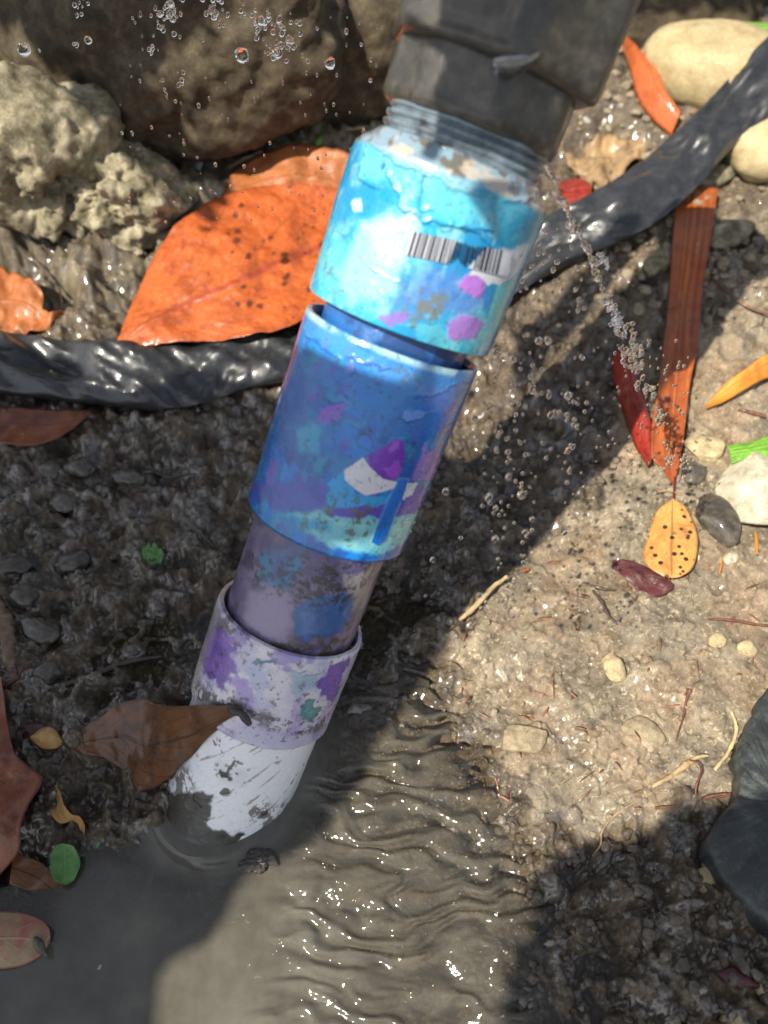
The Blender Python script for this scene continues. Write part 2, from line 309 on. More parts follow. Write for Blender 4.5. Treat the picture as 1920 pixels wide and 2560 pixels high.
def h_full(x, y, want=False):
    b = h_base(x, y)
    w1 = noise(x * .35, y * .35, seed=3) * 1.2
    dry = sstep(-.5, .5, sdist(DRY, x + noise(x * .8, y * .8, seed=8) * .9, y + noise(x * .9, y * .9, seed=9) * .9))
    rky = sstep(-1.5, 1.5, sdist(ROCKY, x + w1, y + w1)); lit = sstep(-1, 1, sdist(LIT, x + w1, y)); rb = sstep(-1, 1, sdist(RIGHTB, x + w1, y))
    under = sstep(-.05, -.6, b)
    f1, f2, cid = worley(x * 1.6 + fbm(x, y, seed=21, o=2) * .35, y * 1.6, 31); stones = np.sqrt(np.clip(1 - (f1 / .62) ** 2, 0, 1)) * (cid > .45) * (.35 + cid * .6)
    g1, g2, gid = worley(x * 4.2, y * 4.2 + 40, 37); grit = np.sqrt(np.clip(1 - (g1 / .55) ** 2, 0, 1)) * gid
    k1, k2, kid = worley(x * .8 + fbm(x * 1.3, y * 1.3, seed=51, o=3) * .8, y * .8 + fbm(x * 1.3, y * 1.3 + 9, seed=52, o=3) * .8, 61); crack = sstep(.09, 0, k2 - k1)
    lump = fbm(x * .55, y * .55, seed=2, o=5, g=.55); fine = fbm(x * 2.6, y * 2.6, seed=5, o=4, g=.62)
    ridg = 1 - np.abs(fbm(x * .9, y * .9, seed=15, o=4)) * 2
    b1, b2, bid = worley(x * .85 + fbm(x * .8, y * .8, seed=24, o=2) * .5, y * .85, 35); big = np.sqrt(np.clip(1 - (b1 / .6) ** 2, 0, 1)) * (bid > .5) * (.3 + bid * .5)
    mud = lump * .75 + stones * .24 * (noise(x * .4, y * .4, seed=28) > -.2) + big * .42 + grit * .05 + fine * .19 + (ridg - .6) * .34
    dr = lump * .34 + (kid - .5) * .15 - crack * .12 + grit * .04 + fine * .07 + stones * .03
    rk = fbm(x * .28, y * .28, seed=71, o=6, g=.58) * 2.6 + fine * .25 + (1 - np.abs(fbm(x * .45, y * .45, seed=75, o=4)) * 2.2) * .9
    det = mud * (1 - dry) + dr * dry
    det = det * (1 - under * .82)
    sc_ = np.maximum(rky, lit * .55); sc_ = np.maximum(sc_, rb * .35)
    det = det * (1 - sc_) + rk * sc_ + sc_ * (1 - rky) * (stones * .35 + grit * .1)
    near = sstep(150, 80, np.hypot(x, y)); det = det * near
    if not want: return b + det
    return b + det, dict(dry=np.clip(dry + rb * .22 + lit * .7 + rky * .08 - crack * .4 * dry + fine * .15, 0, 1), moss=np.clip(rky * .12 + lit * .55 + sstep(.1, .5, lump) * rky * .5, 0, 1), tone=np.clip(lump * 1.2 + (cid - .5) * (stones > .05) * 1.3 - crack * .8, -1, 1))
def spread(a, b, n, ext, m):
    core = np.linspace(a, b, n); st = core[1] - core[0]; g = (ext / st) ** (1 / m) if ext > st else 1.2
    k = np.cumsum(st * 1.28 ** np.arange(1, m + 1)); k *= ext / k[-1]; k = np.maximum.accumulate(np.maximum(k, st * np.arange(1, m + 1)))
    return k, core
ku, cu = spread(-1.06, 1.06, 660, 60, 22); us = np.concatenate([-1.06 - ku[::-1], cu, 1.06 + ku])
yy0 = 1.5 * (105 / 1.5) ** 0; yc = []; y = 2.0
while y < 112: yc.append(y); y += .045 + .0021 * y + .000018 * y * y
kb, _ = spread(0, 1, 20, 5800, 22); kf, _ = spread(0, .05, 2, 5800, 22)
ys = np.concatenate([2.0 - kb[::-1], yc, yc[-1] + kb])
half = lambda Y: 12 + .5 * np.clip(Y, 0, 130)
Xg = us[None, :] * half(ys)[:, None]; Yg = np.repeat(ys[:, None], len(us), 1)
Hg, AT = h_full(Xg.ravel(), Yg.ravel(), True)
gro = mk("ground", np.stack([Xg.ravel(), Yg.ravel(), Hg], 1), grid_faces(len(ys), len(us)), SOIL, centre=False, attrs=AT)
tag(gro, kind='structure')
print('terrain', len(ys), len(us))

# ------------------------------------------------------------------ water sheet
wx = np.concatenate([-30 - 3 * np.arange(12, 0, -1) ** 1.6, np.linspace(-30, 16, 560), 16 + 1.5 * np.arange(1, 8) ** 1.6]); wy = np.concatenate([3 - 4 * np.arange(12, 0, -1) ** 1.6, np.linspace(3, 30, 420), 30 + .5 * np.arange(1, 12)])
WX, WY = np.meshgrid(wx, wy)
FLOW = poly_w([(760, 2110), (860, 1800), (1000, 1560), (1120, 1650), (1230, 1900), (1330, 2150), (1380, 2700), (560, 2700), (700, 2420), (720, 2330), (660, 2240)], 0)
fl = sstep(-.9, 1.2, sdist(FLOW, WX + noise(WX * .7, WY * .7, seed=4) * .5, WY))
wv = WY + .10 * WX + .02 * WX * WX * 0 + fbm(WX * .3, WY * .45, seed=91, o=3) * 1.7
rip = np.sin(wv * 6.4 + fbm(WX * .6, WY * .9, seed=92, o=2) * 3.2) * .10 * (.5 + np.clip(fbm(WX * .5, WY * .5, seed=96, o=2) + .5, 0, 1)) + np.sin(wv * 12 + 1.3 * np.sin(WX * .9) + 2) * .026 + fbm(WX * 1.3, WY * 4, seed=93, o=3) * .06
up = sstep(14, 19, WY); rip = rip * (1 - up) + up * fbm(WX * 3, WY * 3, seed=95, o=3) * .05
W = rip * fl + (1 - fl) * fbm(WX * .5, WY * .5, seed=94, o=2) * .004
PB = at_depth(548, 2040, 33.9); PA = Rv * .3443 + Uv * .8857 - Fv * .342; PA /= np.linalg.norm(PA); FOOT = PB - PA * PB[2] / PA[2]
ell = np.hypot((WX - PB[0]), (WY - PB[1])); dpipe = seg_dist([(FOOT[0] - .6, FOOT[1] - .95), (FOOT[0] + .6, FOOT[1] + .95)], WX, WY) - 2.3
W += .22 * np.exp(-np.clip(dpipe, 0, 9) / .24)
dep = W - h_base(WX, WY)
murk = np.clip(1 - np.exp(-np.clip(dep - .08, 0, 9) * 1.15), 0, .88); murk = np.maximum(murk, fl * (1 - up) * sstep(.05, .5, dep) * .5)
murk = np.maximum(murk, .97 * np.exp(-np.clip(dpipe - .6, 0, 9) / 1.0)); wat = mk("water", np.stack([WX.ravel(), WY.ravel(), W.ravel()], 1), grid_faces(len(wy), len(wx)), WATER, centre=False, attrs={"murk": murk.ravel()})
tag(wat, kind='structure')
# wet film lying in the hollows of the left bank and by the straw stem
# ------------------------------------------------------------------ the leaning pipe
_M = PB + PA * 16; E1 = (CAM - _M) - np.dot(CAM - _M, PA) * PA; E1 /= np.linalg.norm(E1); E2 = np.cross(PA, E1)
def cyl(x, y, r):
    d = ray_dir(x, y); o = CAM - PB
    do = d - d.dot(PA) * PA; oo = o - o.dot(PA) * PA
    A = do.dot(do); Bq = do.dot(oo); Cq = oo.dot(oo) - r * r; disc = max(Bq * Bq - A * Cq, 0)
    k = (-Bq - math.sqrt(disc)) / A; P = o + d * k
    return math.atan2(P.dot(E2), P.dot(E1)) * r, P.dot(PA)
def on_cyl(pts, r): return [cyl(x, y, r) for x, y in pts]
def surf(s, t, r): ph = s / r; return PB + PA * t + r * (math.cos(ph) * E1 + math.sin(ph) * E2)
def phis(nf, nb):
    return np.concatenate([np.linspace(-1.9, 1.9, nf, endpoint=False), np.linspace(1.9, 2 * math.pi - 1.9, nb, endpoint=False)])
def revolve(name, prof, mat, parent, paint=None, nf=330, nb=50, step=.03, disp=None):
    """prof: (t, r) points; resampled; paint(s,t,inner)->rgb,height"""
    T = []; 
    for (t0, r0), (t1, r1) in zip(prof[:-1], prof[1:]):
        L = math.hypot(t1 - t0, r1 - r0); n = max(2, int(L / step))
        for k in range(n): T.append((t0 + (t1 - t0) * k / n, r0 + (r1 - r0) * k / n))
    T.append(prof[-1]); T = np.array(T); ph = phis(nf, nb)
    PH, TT = np.meshgrid(ph, T[:, 0]); RR = np.repeat(T[:, 1][:, None], len(ph), 1)
    sgn = np.where(PH > math.pi, PH - 2 * math.pi, PH); S = sgn * RR
    colr = None
    if paint is not None:
        colr, hh = paint(S, TT, RR); RR = RR + hh; colr = np.clip(colr.reshape(-1, 3), 0, 1)
    V = PB + PA * TT[..., None] + RR[..., None] * (np.cos(PH)[..., None] * E1 + np.sin(PH)[..., None] * E2)
    return mk(name, V.reshape(-1, 3), grid_faces(len(T), len(ph), wrap=True)[:, ::-1], mat, parent, colr=colr)
class Paint:
    def __init__(s, S, T, r, base, var=(1.3, .8), seed=0, warp=.10):
        s.S, s.T, s.r, s.seed = S, T, r, seed
        s.ws = S + fbm(S * 3, T * 3, seed=seed + 1, o=3) * warp; s.wt = T + fbm(S * 3 + 7, T * 3, seed=seed + 2, o=3) * warp
        s.c = np.ones(S.shape + (3,)) * np.array(base); s.h = np.zeros(S.shape)
    def put(s, m, c, a=1.):
        m = np.clip(m * a, 0, 1)[..., None]; s.c = s.c * (1 - m) + np.array(c) * m
    def soft(s, f, thr, w, c, a=1., sx=1., sy=1., seed=0, o=4):
        n = fbm(s.S * f * sx, s.T * f * sy, seed=s.seed + 30 + seed, o=o, g=.55); s.put(sstep(thr - w, thr + w, n), c, a); return n
    def poly(s, pts, c, a=1., edge=.02, h=.0, raw=False, inner=None):
        P = on_cyl(pts, s.r); d = sdist(P, s.S if raw else s.ws, s.T if raw else s.wt); m = sstep(-edge, edge, d); s.put(m, c, a); s.h += m * h
        if inner is not None: s.put(sstep(.08, .35, d) * sstep(-.2, .3, fbm(s.S * 2, s.T * 2, seed=s.seed + 9)), inner, a)
        return m
    def ridge(s, pts, w=.05, h=.05, c=None, a=.6):
        P = on_cyl(pts, s.r); d = seg_dist(P, s.ws, s.wt); m = np.exp(-(d / w) ** 2); s.h += m * h
        if c is not None:
            d2 = seg_dist([(p[0] + .03, p[1] - w * .9) for p in P], s.ws, s.wt); s.put(np.exp(-(d2 / (w * .6)) ** 2), c, a)
    def dirt(s, f, thr, c=(.05, .04, .025), a=.8, region=None, st=1.):
        n = fbm(s.S * f, s.T * f * st, seed=s.seed + 77, o=5, g=.7); m = sstep(thr, thr + .08, n)
        if region is not None:
            P = on_cyl(region, s.r); m = m * sstep(-.25, .3, sdist(P, s.ws, s.wt))
        s.put(m, c, a); s.h += m * .006
    def dot(s, x, y, rp, c, h=0., ring=False):
        sx, ty = cyl(x, y, s.r); d = np.hypot((s.ws - sx), (s.wt - ty)); r = rp
        m = sstep(r + .02, r - .02, d) if not ring else np.exp(-((d - r) / .025) ** 2); s.put(m, c, .9); s.h += m * h

PAINTM = m_paint("brushed_primer_on_plastic", .26, .7); PAINTW = m_paint("white_plastic_muddied", .3, .4, .75)
BLACKPL = m_rock("dark_weathered_plastic", [(.3, (.018, .017, .014)), (.5, (.045, .041, .032)), (.75, (.115, .1, .078))], .38, .5, 2.2)
asm = empty("leaning_pipe_riser", PB)
tag(asm, "leaning white pipe riser smeared with blue and purple primer, topped by a black threaded fitting", "pipe riser")

def paint_riser(S, T, R):
    p = Paint(S, T, 2.4, (.8, .8, .83), seed=100, warp=.18)
    up = sstep(6.5, 6.8, T)
    p.put(up, (.13, .10, .19)); p.soft(.8, .05, .25, (.19, .15, .26), up * .8, seed=1)
    p.soft(2.2, .15, .1, (.07, .07, .13), .7, up, seed=5) if False else p.put(up * sstep(.08, .25, fbm(S * 2.2, T * 3, seed=171)), (.06, .05, .1), .7)
    p.poly(Z3([(690, 180), (970, 130), (965, 270), (900, 350), (880, 410), (780, 400), (690, 385), (710, 290)]), (.035, .17, .33), .95, h=.012, inner=(.05, .1, .27))
    p.poly(Z3([(700, 100), (1000, 120), (1380, 190), (1360, 300), (1200, 380), (980, 330), (960, 200), (700, 200)]), (.085, .075, .2), .75, .2)
    p.poly(Z3([(640, 430), (760, 400), (890, 440), (915, 600), (880, 720), (720, 690), (610, 640)]), (.28, .23, .35), .85, .2)
    p.poly(Z3([(900, 500), (1080, 440), (1260, 430), (1250, 600), (1150, 680), (1000, 720), (900, 700), (920, 600)]), (.04, .115, .31), .95, h=.01, inner=(.09, .17, .38))
    p.poly(Z3([(1200, 330), (1360, 300), (1400, 220), (1330, 450), (1270, 540), (1230, 430)]), (.3, .29, .27), .7, .12)
    p.dirt(3.4, .04, (.035, .03, .025), .85, Z3([(760, 270), (1220, 240), (1280, 420), (1200, 520), (950, 480), (860, 400)]), 1.6)
    p.dirt(4.5, .14, (.03, .028, .03), .75, Z3([(640, 100), (1400, 150), (1380, 420), (700, 420)]))
    p.dirt(4, .0, (.07, .055, .03), .9, Z3([(480, 600), (560, 540), (700, 690), (1250, 600), (1280, 780), (1100, 850), (640, 760)]))
    deep = sstep(14.2, 14.8, T); p.put(deep, (.015, .06, .2)); p.put(deep * sstep(-.1, .3, fbm(S * 1.5, T * 1.5, seed=140)), (.02, .14, .42), .8)
    # scratches and mud on the white length
    lo = 1 - up
    p.put(lo * sstep(.1, .5, fbm(S * .5, T * .5, seed=150)), (.54, .55, .62), .6)
    A = T * .8 + S * .6; Bq = T * -.6 + S * .8
    p.put(lo * sstep(.40, .5, fbm(A * .7, Bq * 6, seed=151, o=4, g=.6)), (.17, .14, .09), .75)
    p.put(lo * sstep(.33, .45, fbm(S * 3, T * 3, seed=152, o=4, g=.65)) * sstep(.0, .4, fbm(S * .7, T * .7, seed=153)), (.12, .1, .06), .9)
    for x, y, r, c in ((495, 1195, .12, .03), (476, 1302, .05, .03), (495, 1600, .18, .03), (740, 1725, .16, .03), (893, 1540, .09, .05), (585, 1500, .05, .1), (500, 1500, .16, .03), (530, 1530, .1, .03), (350, 1640, .2, .03)):
        p.dot(*Z3([(x, y)])[0], r, (c, c * .85, c * .7), h=.03)
    p.poly(Z3([(555, 1400), (575, 1420), (540, 1500), (515, 1530), (480, 1520), (490, 1490), (530, 1480)]), (.035, .028, .02), .9)
    p.poly(Z3([(130, 1580), (300, 1610), (380, 1590), (440, 1620), (420, 1700), (395, 1775), (480, 1830), (620, 1850), (500, 1990), (0, 1900), (50, 1600)]), (.025, .02, .014), .97, .05, h=.04)
    p.dirt(2.5, .05, (.06, .045, .03), .8, Z3([(560, 1790), (620, 1700), (740, 1620), (790, 1700), (900, 1600), (880, 1760), (600, 1860)]))
    p.dirt(2.5, -.1, (.07, .055, .035), .8, Z3([(120, 1500), (300, 1440), (340, 1560), (300, 1680), (100, 1700)]))
    zz = PB[2] + PA[2] * T + 2.4 * (np.cos(S / 2.4) * E1[2] + np.sin(S / 2.4) * E2[2]); p.put(sstep(.16, .08, zz - .35 * fbm(S * 1.5, T * 1.5, seed=161)), (.04, .03, .02), .7 * sstep(-.2, .15, fbm(S * 1.3, T * 1.3, seed=162) - S * .12))
    p.h += fbm(S * 1.2, T * 1.2, seed=160, o=3) * .02
    return p.c, p.h
revolve("riser_pipe", [(-2.2, 2.5), (5.6, 2.5), (5.9, 2.4), (24, 2.4)], PAINTW, asm, paint_riser, step=.035)
# the riser comes through the fittings; its mouth stays hidden inside the threaded neck

def paint_lower(S, T, R):
    p = Paint(S, T, 2.72, (.66, .63, .68), seed=200, warp=.34)
    p.soft(.8, .1, .25, (.45, .43, .62), .8, seed=1); p.soft(1.4, .25, .15, (.38, .26, .55), .6, seed=2, sy=.5)
    p.poly(Z3([(410, 540), (500, 640), (570, 740), (560, 850), (560, 960), (500, 1010), (430, 940), (350, 870), (380, 720)]), (.14, .06, .36), .92, .1, inner=(.24, .12, .5))
    p.poly(Z3([(530, 900), (640, 960), (700, 1080), (660, 1110), (560, 1040)]), (.25, .16, .52), .7, .12)
    p.poly(Z3([(1110, 850), (1250, 800), (1200, 960), (1150, 1080), (1060, 1030), (1050, 960)]), (.13, .055, .34), .92, .08, inner=(.22, .1, .45))
    p.poly(Z3([(900, 900), (1080, 870), (1030, 980), (920, 1060)]), (.25, .42, .52), .7, .15)
    p.poly(Z3([(620, 860), (700, 870), (760, 900), (740, 1040), (640, 980)]), (.36, .4, .62), .7, .1)
    p.poly(Z3([(920, 1110), (960, 1080), (1040, 1060), (1080, 1110), (1040, 1190), (1000, 1160), (940, 1170)]), (.05, .22, .24), .9, h=.02, inner=(.16, .4, .34))
    p.poly(Z3([(680, 810), (790, 820), (780, 870), (700, 860)]), (.05, .2, .26), .9)
    p.poly(Z3([(380, 560), (420, 520), (420, 640), (350, 760), (330, 760)]), (.06, .2, .22), .85)
    p.poly(Z3([(400, 480), (500, 560), (640, 700), (620, 730), (500, 660), (420, 590)]), (.07, .05, .05), .75, .1)
    p.ridge(Z3([(690, 800), (800, 850), (950, 890), (1080, 880)]), .05, .03, (.2, .15, .3))
    p.put(sstep(8.9, 9.1, T) * sstep(.0, .3, fbm(S * 2, T * 2, seed=205)), (.3, .22, .5), .8)
    p.dirt(4, .30, (.06, .045, .03), .7); p.dirt(2.5, -.1, (.05, .04, .025), .85, Z3([(330, 900), (560, 1050), (900, 1170), (1110, 1150), (1100, 1230), (600, 1160), (250, 1020)]))
    lowl = sstep(-2.4, -3.4, S); p.put(lowl, (.5, .46, .4), .6)
    p.h += fbm(S * .9, T * .9, seed=206, o=3) * .03
    return p.c, p.h
revolve("lower_collar", [(5.75, 2.42), (5.75, 2.64), (5.85, 2.70), (9.6, 2.74), (9.72, 2.7), (9.74, 2.55), (9.5, 2.46), (9.0, 2.42)], PAINTM, asm, paint_lower)

def paint_mid(S, T, R):
    p = Paint(S, T, 2.85, (.02, .13, .42), seed=300, warp=.17)
    p.soft(.5, .05, .3, (.035, .2, .52), .85, seed=1); p.soft(.9, .15, .2, (.015, .19, .36), .75, seed=2); p.soft(1.6, .28, .12, (.11, .09, .34), .5, seed=3)
    p.soft(1.1, .12, .14, (.008, .075, .25), .75, seed=5); p.soft(2.6, .26, .1, (.05, .3, .42), .5, seed=6); p.soft(3.5, .3, .06, (.12, .08, .33), .6, seed=7, sy=.6)
    p.poly(Z2([(660, 500), (900, 470), (1200, 560), (1300, 600), (1200, 860), (1000, 880), (800, 860), (680, 640)]), (.06, .18, .47), .8, .5)
    p.poly(Z2([(420, 130), (500, 160), (720, 360), (1000, 480), (1380, 520), (1330, 640), (1000, 620), (700, 470), (430, 320)]), (.11, .25, .5), .75, .25)
    p.poly(Z2([(160, 950), (240, 830), (300, 600), (440, 500), (640, 760), (600, 960), (420, 1000), (250, 960)]), (.012, .12, .34), .7, .3)
    p.poly(Z2([(380, 860), (470, 820), (540, 860), (500, 980), (380, 990)]), (.1, .3, .46), .8, .15)
    p.poly(Z2([(540, 1300), (650, 1370), (850, 1370), (1070, 1320), (1040, 1440), (1000, 1500), (860, 1580), (640, 1560), (440, 1460), (330, 1350), (450, 1330)]), (.22, .47, .53), .9, .12, inner=(.32, .56, .5))
    p.poly(Z2([(330, 1360), (560, 1390), (580, 1440), (400, 1440)]), (.04, .26, .45), .8, .12)
    p.poly(Z2([(130, 1190), (260, 1150), (400, 1150), (520, 1230), (560, 1330), (430, 1330), (260, 1330)]), (.09, .085, .33), .8, .12)
    p.poly(Z2([(640, 1100), (560, 1180), (530, 1270), (620, 1305), (870, 1295), (1000, 1270), (1050, 1225), (960, 1200), (870, 1250), (700, 1230)]), (.015, .3, .58), .95, .03)
    p.poly(Z2([(600, 1300), (880, 1285), (980, 1230), (1100, 1190), (1090, 1300), (870, 1365), (600, 1370), (540, 1330)]), (.095, .06, .34), .92, .03)
    p.poly(Z2([(755, 1020), (790, 1070), (870, 1145), (950, 1160), (930, 1200), (770, 1242), (720, 1212), (650, 1150), (645, 1095), (700, 1060)]), (.62, .62, .66), 1, .012, raw=True, h=-.012)
    p.poly(Z2([(1000, 1170), (1065, 1160), (1030, 1235), (980, 1250)]), (.6, .61, .64), 1, .012)
    p.poly(Z2([(780, 1010), (870, 960), (940, 908), (985, 920), (995, 1000), (970, 1100), (930, 1143), (870, 1140), (790, 1070)]), (.15, .05, .36), 1, .012, raw=True, h=.02)
    p.poly(Z2([(880, 1085), (950, 1040), (975, 1030), (970, 1095), (930, 1138), (885, 1136)]), (.28, .1, .47), .9, .03, h=.01)
    p.poly(Z2([(900, 970), (945, 915), (975, 925), (970, 975), (920, 990)]), (.3, .14, .5), .8, .04)
    p.poly(Z2([(1115, 930), (1138, 925), (1110, 990), (1200, 960), (1190, 1060), (1160, 1130), (1060, 1150), (1040, 1130), (1080, 1030)]), (.23, .16, .42), .9, .04)
    p.poly(Z2([(960, 1140), (1020, 1140), (960, 1300), (885, 1500), (840, 1532), (800, 1508), (832, 1420), (885, 1290)]), (.008, .16, .47), 1, .015, raw=True, h=.03)
    p.poly(Z2([(470, 800), (500, 770), (560, 725), (640, 708), (672, 735), (610, 790), (545, 845), (500, 820)]), (.19, .12, .42), .9, .02, h=.012)
    p.poly(Z2([(220, 1050), (260, 1040), (260, 1120), (215, 1180), (200, 1110)]), (.17, .13, .4), .8)
    p.poly(Z2([(440, 640), (500, 630), (490, 680), (450, 690)]), (.2, .1, .38), .6, .08)
    p.poly(Z2([(1060, 590), (1320, 620), (1250, 780), (1180, 760)]), (.2, .24, .52), .5, .2)
    p.poly(Z2([(970, 760), (1040, 735), (1110, 760), (1080, 800), (1020, 805)]), (.16, .28, .6), .8, h=.03); p.ridge(Z2([(970, 770), (1020, 812), (1080, 800), (1120, 770), (1150, 760)]), .035, .03, (.01, .02, .08), .9)
    p.ridge(Z2([(420, 270), (520, 380), (640, 440), (800, 480), (900, 490)]), .05, .02, (.05, .07, .3), .8)
    p.ridge(Z2([(1380, 560), (1280, 600), (1160, 640), (1040, 650)]), .05, .02, (.05, .1, .32))
    p.dot(*Z2([(760, 930)])[0], .28, (.01, .06, .18), h=.0, ring=True); p.dot(*Z2([(690, 500)])[0], .1, (.15, .2, .5), h=.02)
    p.put(sstep(20.15, 20.35, T) * sstep(-.3, .2, fbm(S * 1.5, T * 1.5, seed=310)), (.4, .56, .58), .85)
    p.dirt(6, .36, (.02, .03, .05), .6); p.dirt(4.5, .14, (.08, .07, .02), .8, Z2([(500, 1250), (700, 1200), (900, 1400), (700, 1560), (350, 1400)]))
    p.dirt(4, .12, (.09, .08, .04), .7, Z2([(850, 480), (1000, 500), (1100, 560), (980, 620), (880, 560)]))
    lum = p.c.mean(-1, keepdims=True); p.c = np.clip(lum + (p.c - lum) * 1.3, .004, 1)
    inner = (R < 2.70); p.c[inner] = np.array((.02, .10, .33)); p.h[inner] = 0
    p.h += fbm(S * .8, T * .8, seed=311, o=3) * .03 * (~inner)
    return p.c, p.h
revolve("middle_collar", [(17.5, 2.45), (14, 2.5), (13.75, 2.6), (13.62, 2.76), (13.72, 2.83), (16.5, 2.87), (20.25, 2.92), (20.42, 2.88), (20.42, 2.74), (20.25, 2.64), (17.5, 2.56)], PAINTM, asm, paint_mid)

CR = 3.08
def paint_top(S, T, R):
    p = Paint(S, T, CR, (.02, .36, .6), seed=400, warp=.17)
    p.soft(.45, -.02, .3, (.12, .5, .62), .9, seed=1); p.soft(.8, .2, .2, (.01, .22, .5), .8, seed=2); p.soft(1.3, .25, .15, (.25, .58, .62), .6, seed=3)
    p.soft(2.4, .28, .08, (.01, .26, .5), .5, seed=5); p.soft(3.2, .3, .07, (.3, .6, .6), .5, seed=6, sy=.6)
    p.poly(Z1([(250, 740), (340, 780), (540, 870), (820, 980), (900, 1140), (700, 1120), (560, 1080), (520, 900), (330, 930), (240, 860)]), (.14, .52, .62), .8, .25)
    p.poly(Z1([(160, 1000), (250, 900), (380, 900), (440, 1050), (330, 1100), (160, 1150), (100, 1130)]), (.012, .25, .53), .8, .25)
    p.poly(Z1([(160, 1360), (190, 1240), (260, 1190), (330, 1290), (440, 1380), (420, 1480), (300, 1530), (170, 1470), (120, 1380)]), (.28, .58, .56), .85, .2)
    p.poly(Z1([(255, 1140), (330, 1100), (420, 1078), (520, 1090), (548, 1150), (505, 1180), (480, 1290), (440, 1360), (340, 1330), (290, 1260), (270, 1180)]), (.42, .56, .6), .85, .2)
    p.poly(Z1([(205, 1010), (240, 1005), (250, 1060), (215, 1070)]), (.5, .7, .75), .9)
    p.poly(Z1([(300, 540), (420, 520), (560, 640), (700, 880), (840, 960), (830, 990), (560, 880), (330, 770), (250, 600)]), (.34, .46, .52), .75, .15)
    p.poly(Z1([(440, 1430), (600, 1350), (860, 1440), (900, 1520), (820, 1600), (560, 1600), (400, 1540)]), (.09, .2, .56), .75, .3)
    p.poly(Z1([(750, 1430), (790, 1388), (850, 1398), (882, 1450), (845, 1500), (780, 1485)]), (.44, .18, .62), .95, .05, h=.015)
    p.poly(Z1([(350, 1590), (430, 1570), (490, 1575), (495, 1610), (440, 1650), (370, 1645)]), (.26, .14, .55), .85, .06)
    p.poly(Z1([(690, 1640), (750, 1600), (820, 1600), (870, 1640), (840, 1705), (720, 1725), (680, 1700)]), (.36, .17, .56), .92, .05, h=.015)
    p.poly(Z1([(500, 1640), (640, 1620), (670, 1720), (560, 1700)]), (.1, .42, .55), .8, .1)
    p.poly(Z1([(840, 1290), (960, 1270), (1090, 1215), (1050, 1370), (930, 1452), (800, 1390)]), (.62, .64, .68), .95, .02)
    p.poly(Z1([(930, 1452), (1040, 1390), (980, 1640), (930, 1680), (900, 1560)]), (.16, .52, .56), .9, .05)
    p.poly(Z1([(850, 960), (1220, 960), (1170, 1130), (1090, 1220), (980, 1270), (930, 1180)]), (.03, .22, .36), .75, .2)  # dark blue paints in the shadow on the coupling's right side
    p.dirt(4.5, .03, (.16, .15, .06), .75, Z1([(500, 1450), (640, 1350), (700, 1500), (660, 1640), (520, 1680), (440, 1580)]), .8)
    p.dirt(4.5, .1, (.12, .12, .07), .7, Z1([(60, 1300), (130, 1350), (250, 1560), (400, 1650), (300, 1640), (60, 1450)]))
    p.dirt(7, .36, (.05, .09, .1), .6)
    D = (.008, .14, .3)
    p.ridge(Z1([(240, 640), (290, 730), (400, 800), (560, 875), (700, 930), (830, 985), (960, 1000), (1100, 1000), (1210, 970)]), .06, .05, (.05, .3, .38), .7)
    p.ridge(Z1([(390, 850), (430, 970), (470, 1060), (560, 1110), (700, 1130), (800, 1135), (910, 1160)]), .055, .055, D, .85)
    p.ridge(Z1([(700, 1130), (800, 1150), (860, 1200), (900, 1250)]), .05, .05, D, .8)
    p.ridge(Z1([(575, 870), (545, 960), (540, 1050), (610, 1055)]), .05, .05, D, .8)
    p.ridge(Z1([(270, 740), (240, 880), (280, 910), (350, 940)]), .05, .05, D, .8)
    p.ridge(Z1([(100, 1130), (180, 1230), (300, 1340), (460, 1460)]), .03, .02, (.12, .14, .08), .8)
    p.ridge(Z1([(540, 870), (440, 820), (340, 760)]), .04, .03, None)
    p.dot(*Z1([(665, 1150)])[0], .16, (.02, .2, .3), h=.02, ring=True); p.dot(*Z1([(360, 825)])[0], .09, (.03, .09, .4))
    sh = sstep(25.35, 25.5, T); p.put(sh, (.25, .34, .42), .85); p.put(sh * sstep(.05, .25, fbm(S * 3, T * 3, seed=410)), (.13, .09, .05), .8); p.put(sh * sstep(.1, .3, fbm(S * 1.4, T * 2, seed=411)), (.6, .5, .38), .7)
    lum = p.c.mean(-1, keepdims=True); p.c = np.clip(lum + (p.c - lum) * 1.06, .004, 1) * .92
    p.h += fbm(S * .7, T * .7, seed=412, o=3) * .035
    return p.c, p.h
revolve("upper_coupling", [(21.9, 2.44), (21.3, 2.6), (20.98, 2.92), (21.0, 3.04), (21.22, 3.06), (25.2, 3.1), (25.5, 3.04), (25.85, 2.7), (26.05, 2.5), (26.0, 2.35)], PAINTM, asm, paint_top, nf=360)

# barcode label wrapped round the upper coupling; the bars are flat print
LP = m_plain("label_paper", (.5, .52, .57), .35, .3, 4, .08, .15); INK = m_plain("barcode_ink", (.006, .008, .03), .4, .3, 4, .2, .1)
def label_patch(name, quad, n, m, mat, off):
    q = [np.array(cyl(x, y, CR + off)) for x, y in quad]; V = []
    for i in range(m):
        for j in range(n):
            a = j / (n - 1); b = i / (m - 1); s, t = (q[0] * (1 - a) + q[1] * a) * (1 - b) + (q[3] * (1 - a) + q[2] * a) * b
            V.append(surf(s, t, CR + off + .035 * float(fbm(np.array([s * .7]), np.array([t * .7]), seed=412, o=3)[0])))
    return V, grid_faces(m, n)
def lerp2(A, B, k): return (A[0] + (B[0] - A[0]) * k, A[1] + (B[1] - A[1]) * k)
TL, TR, BR, BL = Z1([(518, 1172), (975, 1268), (948, 1388), (482, 1292)])
V, Fc = label_patch("barcode_label", [lerp2(TL, TR, -.02), lerp2(TL, TR, .46), lerp2(BL, BR, .44), lerp2(BL, BR, -.03)], 40, 12, LP, .045)
lab = mk("barcode_label", V, Fc[:, ::-1], LP, asm)
